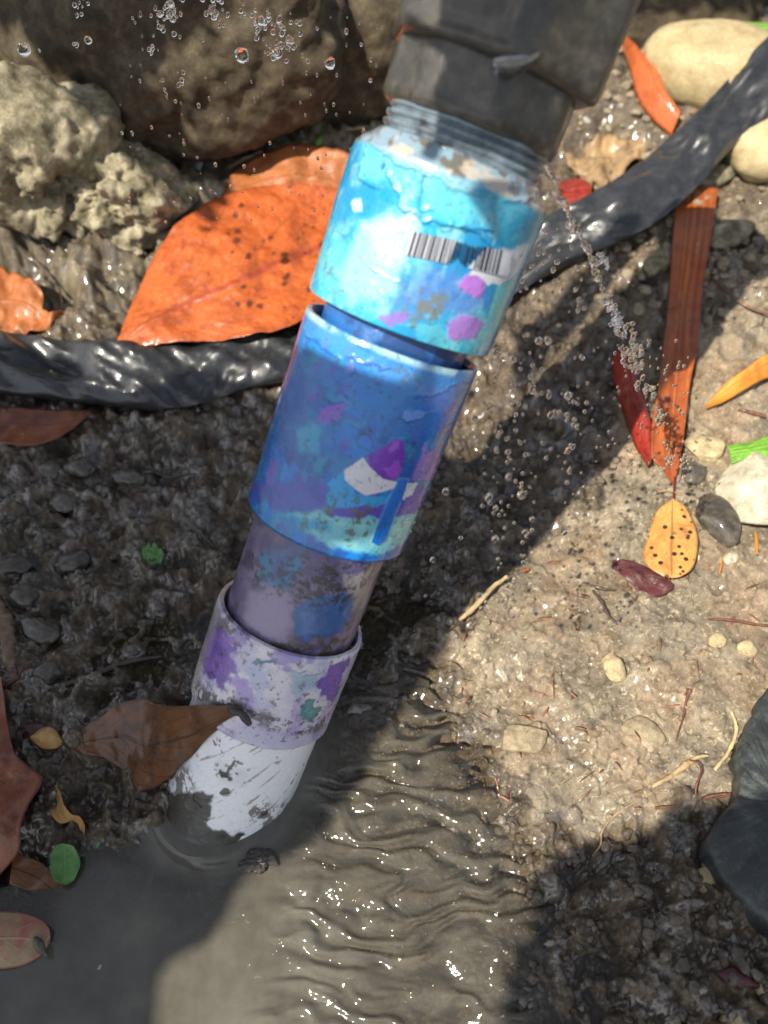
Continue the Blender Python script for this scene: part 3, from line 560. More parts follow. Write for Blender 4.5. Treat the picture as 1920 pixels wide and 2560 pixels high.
V2, F2 = label_patch("barcode_label", [lerp2(TL, TR, .80), lerp2(TL, TR, 1.08), lerp2(BL, BR, 1.1), lerp2(BL, BR, .66)], 30, 12, LP, .045)
mk("barcode_label", V2, F2[:, ::-1], LP, asm)
V = []; Fl = []; k = 0.; rb = random.Random(11)
while k < .985:
    w = rb.choice([.014, .016, .022, .030]); gap = rb.choice([.014, .018, .024])
    lo_ = .0 if not (.44 < k < .76) else rb.uniform(0, .1); hi_ = 1. if not (.44 < k < .78) else rb.uniform(.6, 1)
    P = lambda kk, bb: lerp2(lerp2(TL, TR, kk), lerp2(BL, BR, kk), bb)
    vv, ff = label_patch("b", [P(k, lo_), P(k + w, lo_), P(k + w, hi_), P(k, hi_)], 2, 12, INK, .062); Fl.append(ff[:, ::-1] + len(V)); V += list(vv); k += w + gap
tag(mk("barcode_bars", V, np.concatenate(Fl), INK, asm), kind='stuff')

def ledge(t, r0, r1, seed, ph0, ph1):
    V = []; n = 90
    for i, k in enumerate(np.linspace(0, 1, 7)):
        for j in range(n):
            ph = ph0 + (ph1 - ph0) * j / (n - 1); r = r0 + (r1 - r0) * k; e = min(1, 6 * j / n, 6 * (n - 1 - j) / n)
            z = t + e * (.05 * math.cos(k * math.pi * 2) + .06 * math.sin(ph * 5 + seed) + .05 * math.sin(ph * 11 + k * 3)); V.append(PB + PA * z + r * (math.cos(ph) * E1 + math.sin(ph) * E2))
    return mk("trapped_water", V, grid_faces(7, n)[:, ::-1], DROP, asm)
ledge(9.55, 2.40, 2.70, 1, -1.2, 1.4); ledge(20.0, 2.40, 2.72, 2, -1.3, 1.5)
# threads, bushing, big nut
THREAD = m_plain("greased_thread_tape", (.13, .17, .2), .25, .5, 1.2, .8, .6, 7)
prof = [(25.4, 2.4)]
for k in range(6): prof += [(25.62 + k * .26, 2.40 - .01 * k), (25.70 + k * .26, 2.50 - .01 * (k % 3)), (25.80 + k * .26, 2.50), (25.85 + k * .26, 2.42)]
prof += [(27.2, 2.3)]
def wob(S, T, R): return np.ones(S.shape + (3,)), fbm(S * .5, T * 1.2, seed=500, o=4) * .16
revolve("threaded_neck", prof, THREAD, asm, wob, nf=200, nb=60, step=.05)
def nut(name, t0, t1, R0, sides, rot, mat, bev=.18, inner=1.9, n=240, flat=1.):
    ring = []; ph = np.linspace(0, 2 * math.pi, n, endpoint=False)
    ap = math.cos(math.pi / sides); q = (ph - rot) % (2 * math.pi / sides) - math.pi / sides
    poly = R0 * ap / np.cos(q); circ = R0 * (ap + (1 - ap) * .62); rr = np.minimum(poly, circ) * flat + (1 - flat) * R0
    T = [(t0 + .0, .0, inner), (t0, .70, 0), (t0, .93, 0), (t0 + bev * .3, .975, 0), (t0 + bev, 1., 0)] + [(t0 + bev + (t1 - t0 - 2 * bev) * k / 14, 1., 0) for k in range(1, 14)] + [(t1 - bev, 1., 0), (t1 - bev * .3, .975, 0), (t1, .93, 0), (t1, .70, 0), (t1, .0, inner)]
    V = []
    for t, m, i0 in T:
        r = rr * m if not i0 else np.full(n, i0); S = ph * R0; r = r + (0 if i0 else fbm(S * .8, np.full(n, t * .8), seed=int(R0 * 90), o=3) * .03)
        V.append(PB + PA * t + r[:, None] * (np.cos(ph)[:, None] * E1 + np.sin(ph)[:, None] * E2))
    return mk(name, np.concatenate(V), grid_faces(len(T), n, wrap=True)[:, ::-1], mat, asm)
nut("reducing_bushing", 26.8, 28.75, 2.84, 8, .2, BLACKPL, .3)
nut("hex_nut", 28.45, 32.2, 3.45, 6, .15, BLACKPL, .22)
nut("upper_sleeve", 32.1, 36.5, 2.9, 20, .0, BLACKPL, .15)
revolve("valve_cap", [(36.3, .1), (36.3, 3.3), (36.6, 3.5), (38.4, 3.5), (38.8, 3.2), (38.9, .1)], BLACKPL, asm, None, 60, 30, .4)
# water lip hanging from the nut and the ring of water held in the collar rims
def blob(pts, r, name, mat, parent=None, n=14, nz=.15):
    C_ = catmull(np.array(pts), 26); rr = catmull(np.array([[q] for q in r]), 26)[:, 0]; V = []
    for i in range(26):
        d = C_[min(i + 1, 25)] - C_[max(i - 1, 0)]; d /= np.linalg.norm(d) + 1e-9; u = np.cross(d, Fv); u /= np.linalg.norm(u) + 1e-9; w = np.cross(d, u)
        for j in range(n):
            a = 2 * math.pi * j / n; V.append(C_[i] + max(rr[i], .004) * (math.cos(a) * u + math.sin(a) * w))
    return mk(name, V, grid_faces(26, n, wrap=True), mat, parent)
LIPM = m_plain("lit_lip_grey", (.32, .33, .31), .2, .8, 3, .3, .3)
def on_nut(x, y, r): s, t = cyl(x, y, r); return surf(s, t, r)
blob([on_nut(x, y, 3.25) for x, y in Z1([(925, 315), (960, 345), (1000, 352), (1050, 335), (1100, 305), (1140, 280)])], [.05, .24, .26, .2, .12, .03], "water_lip", DROP, asm)
blob([on_nut(x, y, 3.2) for x, y in Z1([(920, 300), (960, 312), (1030, 310), (1090, 295), (1145, 272)])], [.03, .13, .14, .1, .03], "lit_lip", LIPM, asm)  # added pale lip: its light grey stands for a sunlit edge
# small flap of torn label and the tiny drip lugs at the coupling shoulder
WHITE = m_plain("pale_primer_crust", (.6, .57, .5), .6, .2, 4, .35, .8)
for x, y, r in ((455, 770, .16), (480, 790, .12), (640, 850, .17), (690, 885, .16), (720, 905, .12), (590, 855, .08), (760, 915, .14)):
    x, y = Z1([(x, y)])[0]; s, t = cyl(x, y, 2.75); v, f = ICO[2]; P = surf(s, t, 2.72)
    vv = v * (1 + .35 * fbm(v[:, 0] * 2 + x, v[:, 1] * 2, v[:, 2] * 2, 9)[:, None]) * np.array([r * 1.5, r, r * .6]); mk("primer_crust", vv + P, f, WHITE, asm)
# ------------------------------------------------------------------ the rest of the bank: helpers
def edge3(pts, off):
    """picture points -> places at `off` cm above the soil (a third number on a point overrides off)"""
    return [hit(p[0], p[1], p[2] if len(p) > 2 else off) for p in pts]
def leaf(name, label, U, D, mat, offU=.3, offM=.35, offD=.3, M=None, nv=56, nu=18, curl=0., wav=.05, thick=.03, cat='leaf', seed=1, group=None, jag=0., zs=None, spots=None):
    if zs: f = lambda pts, o: [at_z(p[0], p[1], o) for p in pts]
    else: f = edge3
    A = catmull(f(U, offU), nv); Bd = catmull(f(D, offD), nv)
    if M is None: Mc = (A + Bd) / 2; Mc[:, 2] += (offM - (offU + offD) / 2)
    else: Mc = catmull(f(M, offM), nv)
    V = []; UVs = []
    for i in range(nv):
        v = i / (nv - 1); w = np.linalg.norm(A[i] - Bd[i]); ja = 1 + jag * (noise(np.array([v * 14.]), np.array([seed * 3.1]))[0]); jb = 1 + jag * (noise(np.array([v * 14.]), np.array([seed * 3.1 + 9]))[0])
        for j in range(nu):
            u = -1 + 2 * j / (nu - 1); uu = u * (ja if u > 0 else jb)
            # quadratic through D, M, U
            P = Mc[i] + (A[i] - Bd[i]) / 2 * uu + ((A[i] + Bd[i]) / 2 - Mc[i]) * uu * uu
            P = P + np.array([0, 0, 1.]) * (curl * abs(u) ** 3 * w * .25)
            V.append(P); UVs.append((.5 + u / 2, v))
    V = np.array(V); V[:, 2] += fbm(V[:, 0] * .9 + seed * 7, V[:, 1] * .9, seed=seed, o=3) * wav * 3 + fbm(V[:, 0] * 3, V[:, 1] * 3, seed=seed + 1, o=3) * wav * .5
    at = None
    if spots:
        d = V - CAM; dz = d @ Fv; PX = 960 + FPX * (d @ Rv) / dz; PY = 1280 - FPX * (d @ Uv) / dz; sp = np.zeros(len(V)); wob_ = fbm(V[:, 0] * 4, V[:, 1] * 4, seed=77, o=2) * 5
        for x, y, rr in spots: sp = np.maximum(sp, sstep(rr * 1.35, rr * .7, np.hypot(PX - x, (PY - y) * 1.1) + wob_))
        at = {"spot": sp}
    o = mk(name, V, grid_faces(nv, nu), mat, uv=np.array(UVs), attrs=at)
    s = o.modifiers.new("thickness", 'SOLIDIFY'); s.thickness = thick * CM; s.offset = 0
    return tag(o, label, cat, group)
def tube(name, pts, rad, mat, parent=None, n=10, seed=0, rough=.15, ns=None):
    m = ns or max(12, len(pts) * 8); C_ = catmull(np.array(pts), m); rr = np.interp(np.linspace(0, 1, m), np.linspace(0, 1, len(rad)), rad); V = []
    for i in range(m):
        d = C_[min(i + 1, m - 1)] - C_[max(i - 1, 0)]; d /= np.linalg.norm(d) + 1e-9; u = np.cross(d, [0, .1, 1.]); u /= np.linalg.norm(u) + 1e-9; w = np.cross(d, u)
        for j in range(n):
            a = 2 * math.pi * j / n; k = 1 + rough * (_h(np.array(i // 2), np.array(j), np.array(seed), 5) * 2 - 1); V.append(C_[i] + rr[i] * k * (math.cos(a) * u + math.sin(a) * w))
    F = [list(q) for q in grid_faces(m, n, wrap=True)] + [list(range(n))[::-1], list(range((m - 1) * n, m * n))]
    return mk(name, V, F, mat, parent)
def twig(name, label, pts, rad, mat, off=.15, cat='twig', seed=0, group=None, rough=.2): return tag(tube(name, edge3(pts, off * .7), [q * .8 for q in rad], mat, seed=seed, rough=rough + .1), label, cat, group)
def stone_mesh(size, seed, sub=3, amp=.22, angular=.0):
    v, f = ICO[sub]; K = np.array(size) / (np.prod(size) ** (1 / 3)) if sub >= 4 else np.ones(3); v0 = v; v = v * K; n = fbm(v[:, 0] * 1.1 + seed * 3.7, v[:, 1] * 1.1 + seed, v[:, 2] * 1.1 - seed, seed=seed, o=4, g=.5)
    r = 1 + amp * n * 2
    if sub >= 4: r = r + amp * .35 * fbm(v[:, 0] * 5 + seed, v[:, 1] * 5, v[:, 2] * 5, seed=seed + 3, o=4, g=.65) - amp * .25 * np.abs(fbm(v[:, 0] * 3, v[:, 1] * 3 + seed, v[:, 2] * 3, seed=seed + 5, o=4, g=.6))
    v = v0; vv = v * r[:, None]
    if angular:
        rg = np.random.default_rng(seed)
        for _ in range(9):
            d = rg.normal(size=3); d /= np.linalg.norm(d); lim = rg.uniform(.62, .85); q = vv @ d; vv = vv - np.outer(np.clip(q - lim, 0, 9) * angular, d)
    return vv * np.array(size), f
def stone(name, label, x, y, size, mat, seed=1, rot=0., sink=.25, amp=.2, angular=.6, cat='stone', sub=3, z=None, group=None):
    vv, f = stone_mesh(size, seed, sub, amp, angular); c, s = math.cos(rot), math.sin(rot)
    vv = np.stack([vv[:, 0] * c - vv[:, 1] * s, vv[:, 0] * s + vv[:, 1] * c, vv[:, 2]], 1)
    P = hit(x, y, size[2] * (1 - sink)) if z is None else at_z(x, y, z)
    return tag(mk(name, vv + P, f, mat), label, cat, group)

# ------------------------------------------------------------------ black lay-flat hose behind the pipe
def hose():
    top = [(2120, -60), (1920, 95), (1760, 262), (1620, 390), (1480, 482), (1330, 560), (1150, 660), (960, 740), (800, 778), (690, 790), (560, 830), (430, 862), (300, 858), (150, 850), (0, 828), (-200, 800)]
    bot = [(2120, 190), (1925, 292), (1830, 372), (1740, 470), (1625, 565), (1440, 650), (1240, 760), (1050, 870), (880, 925), (740, 948), (620, 972), (500, 1010), (380, 1024), (220, 1008), (0, 985), (-200, 970)]
    zt = [3.4, 3.2, 2.6, 2.1, 1.7, 1.4] + [.8] * 3 + [.7, .7, .7, .8, .9, .9, .9]
    nv = 330; nu = 44; A = catmull(edge3([(*p, z) for p, z in zip(top, zt)], 1), nv); Bt = catmull(edge3([(*p, z * .6) for p, z in zip(bot, [6, 4.8, 3.8, 2.8, 2.3, 1.9] + [1.2] * 20)], 1), nv)
    V = []; UVs = []
    jj = np.arange(nu) / nu * 2 * math.pi
    for i in range(nv):
        a, b = A[i], Bt[i]; c = (a + b) / 2; h = (a - b) / 2; w = np.linalg.norm(h); s = i / nv * 60
        puff = .19 + .08 * math.sin(s * .7)
        P = c + np.outer(np.cos(jj), h); up = np.array([0, -.25, 1.0])
        q = np.sin(jj)
        wr = fbm(np.full(nu, s * .36) + np.cos(jj) * .5, np.cos(jj) * 1.3 + 3, seed=610, o=3, g=.45); cr = 1 - np.abs(fbm(np.full(nu, s * .42) - np.cos(jj) * 1.2, np.cos(jj) * .7, seed=612, o=2)) * 2.6
        P = P + np.outer(q * w * puff + np.clip(q, 0, 1) ** .5 * (wr * .75 + cr * .26), up)
        V.append(P); UVs += [(s / 60, j / nu) for j in range(nu)]
    return tag(mk("soaker_hose", np.concatenate(V), grid_faces(nv, nu, wrap=True), FAB, uv=np.array(UVs)), "black crinkled lay-flat hose crossing behind the painted pipe from left edge to upper right", "hose")
hose()

# ------------------------------------------------------------------ leaves
DMUD = m_rock('black_wet_mud', [(.3, (.012, .009, .006)), (.5, (.03, .024, .017)), (.75, (.07, .055, .04))], .4, .5, 4)
LV = dict(
    orange=m_leaf("orange_magnolia_leaf", (.44, .098, .024), (.22, .045, .014), (.26, .045, .025), 1., .6, 12, (.56, .17, .035), .2),
    brown=m_leaf("brown_leaf", (.36, .12, .04), (.18, .06, .02), (.28, .09, .03), 0, .2, 8, (.42, .17, .06), .1),
    wetbrown=m_leaf("wet_brown_leaf", (.13, .05, .016), (.035, .014, .007), (.04, .02, .01), 0, .8, 7, (.2, .085, .025), .05),
    redbrown=m_leaf("red_brown_leaf", (.2, .055, .02), (.055, .014, .008), (.12, .04, .02), 0, .8, 9, (.28, .1, .04), .05),
    dark=m_leaf("dark_leaf", (.06, .022, .014), (.02, .01, .008), (.05, .02, .015), 0, .8, 8, (.1, .03, .02), 0),
    straw=m_leaf('dry_straw_leaf', (.3, .2, .1), (.12, .075, .04), (.35, .25, .14), 0, .2, 5, (.2, .08, .04), 0),
    tan=m_leaf("tan_leaf", (.5, .3, .1), (.28, .13, .04), (.6, .42, .2), 0, .3, 6, (.55, .38, .16), .15),
    spotted=m_leaf("spotted_yellow_leaf", (.5, .25, .065), (.3, .12, .03), (.26, .1, .03), 2., .3, 7, (.68, .5, .2), .2),
    green=m_leaf("green_leaf", (.09, .22, .05), (.04, .13, .03), (.16, .3, .09), 0, .6, 7, (.2, .32, .1), .2),
    lime=m_leaf("bright_green_blade", (.2, .45, .05), (.12, .3, .03), (.35, .7, .1), 0, .3, 1, (.35, .7, .08), .3),
    red=m_leaf("red_leaf", (.33, .03, .018), (.13, .014, .01), (.4, .07, .03), 0, .6, 1, (.42, .08, .03), .2),
    strap=m_leaf("strap_leaf", (.4, .1, .025), (.24, .05, .018), (.6, .2, .05), 0, .5, 1, (.5, .17, .04), .2),
    maroon=m_leaf("maroon_leaf", (.08, .02, .02), (.035, .012, .012), (.1, .03, .03), 0, .5, 6, (.12, .04, .03), .0),
    amber=m_leaf("amber_leaf", (.62, .27, .04), (.45, .14, .02), (.5, .2, .04), 0, .3, 6, (.7, .36, .08), .25),
    pink=m_leaf("pink_petal", (.28, .2, .1), (.3, .05, .06), (.36, .25, .15), 0, .8, 4, (.42, .06, .09), .2))
leaf("magnolia_leaf", "large bright orange magnolia leaf with black specks lying left of the cyan coupling",
     ZA([(500, 1490, .9), (590, 1270, .8), (700, 1045, 1.), (840, 910, 1.2), (1080, 812, 1.3), (1300, 797, 1.3), (1500, 830, 1.2), (1640, 890, 1.2), (1740, 960, 1.2)]),
     ZA([(510, 1500, 1.), (680, 1492, 1.6), (860, 1472, 2.0), (1020, 1462, 2.1), (1170, 1432, 2.1), (1300, 1380, 2.1), (1450, 1290, 2), (1600, 1130, 1.8), (1740, 965, 1.3)]),
     LV['orange'], M=ZA([(500, 1493, .9), (640, 1395, 1.2), (800, 1310, 1.35), (1000, 1225, 1.35), (1200, 1132, 1.35), (1400, 1060, 1.35), (1530, 1020, 1.3), (1640, 990, 1.2), (1740, 962, 1.2)]), nv=300, nu=130, wav=.06, seed=3,
     spots=[(x, y, q) for x, y, q in ZA([(1047, 888, 7), (1018, 925, 9), (1025, 1003, 8), (1022, 1040, 8), (1072, 1108, 9), (1140, 1042, 7), (1168, 1030, 6), (1230, 1105, 8), (1235, 1200, 8), (1228, 1225, 8), (1240, 1190, 7), (1048, 1240, 7), (1025, 1310, 8), (1078, 1315, 9), (1122, 1325, 7), (1335, 1255, 8), (1250, 808, 9), (1400, 1055, 10), (985, 1010, 4), (1185, 1095, 4), (1000, 1090, 3), (900, 1180, 4), (1310, 1010, 4)])])
leaf("magnolia_leaf", "duller brown-orange leaf tucked behind the large bright orange leaf",
     ZA([(960, 850, .5), (1010, 765, .6), (1110, 695, .6), (1250, 648, .8), (1310, 642, .7), (1400, 662, .7), (1500, 680, .8), (1620, 740, .5)]),
     ZA([(965, 880), (1050, 900), (1150, 910), (1250, 920), (1330, 930), (1420, 930), (1520, 920), (1620, 800)]), LV['brown'], .5, .7, .4, curl=.25, wav=.1, seed=5)
leaf("curled_leaf", "orange-brown curled leaf with torn holes at left edge above the black hose",
     ZA([(-120, 1230, .6), (0, 1182, .8), (60, 1180, 1.1), (130, 1222, 1.3), (188, 1270, 1.1), (182, 1325, .9), (230, 1365, .6), (278, 1362, .4)]),
     ZA([(-120, 1450, .3), (0, 1440), (60, 1446), (120, 1452), (170, 1455), (205, 1440), (235, 1400), (278, 1366, .3)]), LV['brown'], .8, .9, .4, curl=.3, wav=.16, seed=6, jag=.08)
leaf("dark_leaf", "dark red-brown wet leaf beneath the black hose at left edge",
     ZC([(-160, 260), (0, 290), (160, 300), (300, 305), (370, 306), (392, 312)]), ZC([(-160, 420), (0, 446), (130, 452), (240, 428), (320, 375), (392, 318)]), LV['redbrown'], .6, .7, .6, seed=7)
leaf("red_brown_leaf", "big glossy red-brown leaf with pointed lobe at the left edge over the mud",
     ZE([(15, 60, 1.2), (25, 200, 1.2), (60, 370, 1.1), (120, 440, 1.2), (192, 508, .9), (130, 620, 1.1), (96, 720, 1.3), (92, 820, 1.), (-20, 940, .4)]),
     ZE([(-90, 60, .5), (-160, 200, .6), (-220, 370, .6), (-260, 440, .5), (-290, 520, .6), (-290, 620, .6), (-260, 720, .6), (-200, 820, .5), (-60, 950, .3)]), LV['redbrown'], 1, 1.1, .5, M=ZE([(-20, 60, 1.), (-40, 200, 1.2), (-50, 370, 1.3), (-40, 450, 1.3), (-40, 530, 1.2), (-40, 620, 1.2), (-50, 720, 1.2), (-60, 820, 1.), (-50, 945, .4)]), nv=70, curl=.2, wav=.08, seed=8)
zl = .9
def zp(pts, zz): return [(x, y, z) for (x, y), z in zip(pts, zz)]
def leaf_abs(name, label, U, D, mat, **k):
    """edges whose third number is the height itself"""
    A = [at_z(*p) for p in U]; Bd = [at_z(*p) for p in D]; nv = k.get('nv', 60); nu = k.get('nu', 22); A = catmull(A, nv); Bd = catmull(Bd, nv); seed = k.get('seed', 1); wav = k.get('wav', .06); jag = k.get('jag', 0)
    V = []; UVs = []
    for i in range(nv):
        v = i / (nv - 1); w = np.linalg.norm(A[i] - Bd[i]); bow = k.get('bow', .1)
        ja = 1 + jag * noise(np.array([v * 16.]), np.array([seed * 3.1]))[0]; jb = 1 + jag * noise(np.array([v * 16.]), np.array([seed * 3.1 + 9]))[0]
        for j in range(nu):
            u = -1 + 2 * j / (nu - 1); uu = u * (ja if u > 0 else jb); P = (A[i] + Bd[i]) / 2 + (A[i] - Bd[i]) / 2 * uu + np.array([0, 0, 1]) * w * bow * (1 - u * u); V.append(P); UVs.append((.5 + u / 2, v))
    V = np.array(V); V[:, 2] += fbm(V[:, 0] * .9 + seed * 7, V[:, 1] * .9, seed=seed, o=3) * wav * 3
    o = mk(name, V, grid_faces(nv, nu), mat, uv=np.array(UVs)); s = o.modifiers.new("thickness", 'SOLIDIFY'); s.thickness = k.get('thick', .03) * CM; s.offset = 0
    return tag(o, label, k.get('cat', 'leaf'), k.get('group'))
def onp(x, y, r=2.52): return (x, y, float(surf(*cyl(x, y, r), r)[2]))
leaf_abs("torn_leaf", "torn wet brown leaf draped from the mud against the white foot of the pipe",
     zp(ZE([(300, 350), (350, 280), (430, 235), (530, 160), (620, 147), (700, 178)]), [.9, 1.2, 1.5, 2.2, 2.6, 3.3]) + [onp(*q, 2.95) for q in ZE([(850, 184), (990, 180), (1050, 192)])],
     zp(ZE([(305, 360), (370, 392), (450, 408), (545, 470), (600, 548), (700, 520)]), [.8, .8, .8, .7, .5, 1.2]) + [onp(*q, 2.6) for q in ZE([(800, 425), (905, 310), (1045, 215)])], LV['wetbrown'], nv=90, nu=34, bow=.03, wav=.06, jag=.05, seed=11)
leaf("curled_tan_leaf", "small tan leaf curled into an S on the wet mud beside the red-brown leaf",
     ZE([(238, 520, .9), (262, 560, 1.), (278, 610, 1.1), (310, 652, 1.1), (345, 662, 1.), (366, 700, .6), (362, 735, .4)]),
     ZE([(236, 522, .8), (222, 600, .3), (222, 650, .3), (262, 692, .35), (300, 672, .5), (335, 690, .3), (352, 735, .3)]), LV['tan'], .6, .5, .5, curl=.5, wav=.04, seed=12)
leaf("round_green_leaf", "small round green leaf at the water's edge on the left mud",
     ZE([(272, 774), (315, 785), (340, 830), (342, 880), (320, 930), (288, 950)]), ZE([(268, 774), (232, 790), (214, 830), (216, 885), (240, 935), (280, 950)]), LV['green'], .85, .8, .85, seed=13, wav=.04, jag=.06)
leaf("narrow_green_leaf", "thin pale green leaf sliver dipping into water beside the round green leaf",
     ZE([(436, 770, .15), (420, 800, .15), (395, 850, .1), (370, 890, .05)]), ZE([(425, 765, .1), (385, 800, .1), (352, 850, .05), (340, 895, .0)]), LV['green'], .1, .15, .1, seed=14, wav=.02)
leaf_abs("sunken_leaf", "brown leaf lying half sunk in the still murky water at lower left",
     zp(ZE([(60, 810), (180, 860), (285, 945), (430, 1000), (540, 1015), (615, 1042)]), [.4, .2, .0, -.06, -.1, -.16]),
     zp(ZE([(40, 950), (150, 995), (230, 1050), (400, 1108), (530, 1112), (615, 1050)]), [.02, -.06, -.12, -.2, -.24, -.18]), LV['wetbrown'], seed=15, wav=.02, bow=.02)
leaf_abs("pink_petal", "pink and cream wet petal floating at the left edge of the water",
     zp(ZE([(-160, 1120), (-40, 1075), (70, 1072), (160, 1095), (208, 1135), (218, 1190)]), [.2, .35, .4, .4, .3, .15]), zp(ZE([(-160, 1290), (-40, 1318), (60, 1312), (130, 1290), (185, 1250), (215, 1200)]), [.05] * 6), LV['pink'], seed=16, wav=.04, bow=.16)
blob([at_z(x, y, z) for x, y, z in ZE([(150, 1180, .5), (165, 1205, .55), (180, 1235, .45), (205, 1260, .3)])], [.05, .16, .14, .04], "clod", ROCK_DARK); tag(bpy.data.objects['clod'], "black crumb of mud stuck on the pink petal's rim", "mud clod")
leaf("small_red_leaf", "small dark crimson leaf half buried between mud and the torn brown leaf",
     ZE([(60, 270), (120, 254), (190, 262), (245, 292)]), ZE([(62, 280), (100, 335), (160, 320), (243, 298)]), LV['maroon'], .35, .45, .3, seed=17)
leaf("crumpled_leaf", "grey-tan crumpled leaf scrap lying next to the small crimson leaf", ZE([(140, 320), (190, 285), (240, 290), (275, 340)]), ZE([(145, 340), (190, 372), (240, 370), (272, 350)]), LV['tan'], .5, .6, .3, curl=.3, wav=.12, seed=18)
blob([at_z(x, y, z) for x, y, z in zp(ZE([(985, 190), (1010, 200), (1040, 212), (1060, 235), (1080, 262)]), [onp(*q, 2.95)[2] for q in ZE([(985, 190), (1010, 200), (1040, 212), (1060, 235), (1080, 262)])])], [.06, .18, .13, .15, .10], "leaf_stalk", DMUD); tag(bpy.data.objects['leaf_stalk'], "knobbly black leaf stalk resting on the white pipe below its collar", "stalk")
for k, q in enumerate([((735, 230), (760, 260), (800, 290), (790, 330)), ((735, 400), (720, 430), (760, 470), (790, 500))]):
    P = [at_z(x, y, z) for x, y, z in zp(ZE(list(q)), [(2.45, 2.35, 2.15, 1.9), (1.5, 1.35, 1.15, 1.0)][k])]
    tag(blob(P, [.06, .24, .28, .08], "mud_smear", DMUD), ["glossy black smear of mud on the upper part of the torn leaf", "glossy black mud lump low on the torn leaf next to the white pipe"][k], "mud clod")
PALE = m_plain("bleached_leaf_shred", (.3, .28, .24), .6, 0, 2, .4, .3)
for lb, U_, D_ in (("long pale bleached shred standing on the pool bed in front of the pipe", [(680, 870), (660, 930), (635, 1010), (600, 1090)], [(672, 870), (635, 930), (612, 1010), (596, 1090)]),
                   ("triangular pale shred under the still water, middle of three", [(500, 1190), (525, 1230), (545, 1275)], [(496, 1190), (478, 1240), (470, 1270)]),
                   ("small pale shred nearest the bottom of the still pool", [(440, 1300), (425, 1345), (395, 1395)], [(432, 1300), (405, 1345), (388, 1395)])):
    leaf_abs("leaf_shred", lb, zp(ZE(U_), [-.02, -.03, -.04, -.06][:len(U_)]), zp(ZE(D_), [-.02, -.03, -.04, -.06][:len(D_)]), PALE, seed=int(U_[0][0]), wav=.01, bow=.0, cat='leaf shred')
# right side
leaf("strap_leaf", "long orange-brown strap leaf standing upright across the sunlit right bank",
     [(1795, 470, .9), (1776, 600, 1.), (1757, 720, 1.), (1745, 850, 1.), (1724, 965, .9), (1710, 1080, .8), (1698, 1160, .4), (1684, 1208, .3)],
     [(1690, 470, .9), (1680, 620, 1.), (1672, 740, 1.), (1660, 850, 1.), (1646, 965, .9), (1624, 1115, .8), (1652, 1172, .4), (1678, 1206, .3)], LV['strap'], .5, .25, .5, M=[(1742, 470, .7), (1728, 610, .75), (1714, 730, .75), (1702, 850, .7), (1690, 965, .65), (1680, 1090, .55), (1680, 1170, .3), (1682, 1208, .25)], nv=80, wav=.03, seed=21)
leaf("red_leaf", "folded scarlet leaf leaning against the left side of the strap leaf",
     ZD([(1045, 50, 1.0), (1092, 150, 1.1), (1132, 270, 1.1), (1152, 370, .9), (1150, 540, .4)]), ZD([(982, 90, .7), (998, 200, .6), (1030, 310, .5), (1078, 440, .4), (1140, 550, .3)]), LV['red'], .6, .95, .4, seed=22, wav=.05)
leaf("spotted_leaf", "pear-shaped yellow-brown leaf with black spots below the strap leaf's tip",
     ZD([(1248, 690), (1305, 725), (1342, 800), (1358, 880), (1335, 980), (1285, 1022), (1240, 1030)]), ZD([(1244, 690), (1180, 740), (1142, 840), (1120, 930), (1145, 985), (1195, 1018), (1232, 1030)]), LV['spotted'], .5, .55, .45, seed=23, wav=.03)
twig("leaf_stalk", "thin reddish stalk joining strap leaf tip and spotted leaf", ZD([(1255, 590, .45), (1252, 640, .5), (1248, 700, .55)]), [.05, .045, .05], LV['red'], cat='stalk')
leaf("maroon_leaf", "dark maroon leaf lying beneath the spotted yellow leaf",
     ZD([(985, 950), (1060, 955), (1140, 985), (1220, 1030), (1255, 1050)]), ZD([(985, 985), (1060, 1040), (1110, 1080), (1180, 1105), (1250, 1070)]), LV['maroon'], .3, .32, .28, seed=24, wav=.08)
leaf("amber_leaf", "amber leaf pointing down-left at the right edge above the green blade",
     ZD([(1385, 292, .4), (1470, 190, .9), (1570, 120, 1.3), (1665, 55, 1.4), (1780, 10, 1.2)]), ZD([(1392, 300, .3), (1480, 262, .5), (1570, 210, .6), (1665, 165, .6), (1780, 140, .5)]), LV['amber'], .8, .9, .5, seed=25, wav=.04)
leaf("green_leaf_tip", "bright green leaf tip entering at the right edge beside the tan stone",
     ZD([(1480, 458, .9), (1560, 445, .9), (1660, 415, .9), (1800, 380, .8)]), ZD([(1498, 540, .4), (1560, 520, .7), (1660, 515, .8), (1800, 520, .7)]), LV['lime'], .8, .9, .7, seed=26, wav=.02)
leaf("green_leaf_tip", "bright green blade lying on the upper right bank behind the golden stone",
     ZB([(1380, 105), (1500, 93), (1660, 98), (1850, 110)]), ZB([(1390, 140), (1500, 150), (1660, 158), (1850, 165)]), LV['lime'], .9, 1., .9, seed=27, wav=.02)
leaf("orange_red_leaf", "curled orange-red leaf between golden stone and black hose at upper right",
     ZB([(1030, 160, 1.), (1110, 235, 1.3), (1185, 290, 1.4), (1212, 375, 1.3), (1285, 500, 1.)]), ZB([(1020, 200, .6), (1060, 300, .8), (1085, 395, .8), (1140, 500, .7), (1240, 590, .7)]), LV['orange'], 1, 1.5, .7, seed=28, wav=.05)
leaf("tan_leaf_scrap", "crumpled straw-coloured leaf between black nut and hose", ZB([(740, 640), (840, 680), (960, 600), (1110, 620)]), ZB([(800, 720), (900, 820), (1000, 790), (1120, 690)]), LV['straw'], .3, .5, .3, curl=.5, wav=.3, seed=29, jag=.25)
leaf("dark_red_scrap", "dark red leaf scrap just above the hose right of the coupling", ZB([(750, 780), (840, 770), (885, 790)]), ZB([(775, 900), (840, 890), (895, 860)]), LV['red'], .5, .7, .5, wav=.1, seed=30)
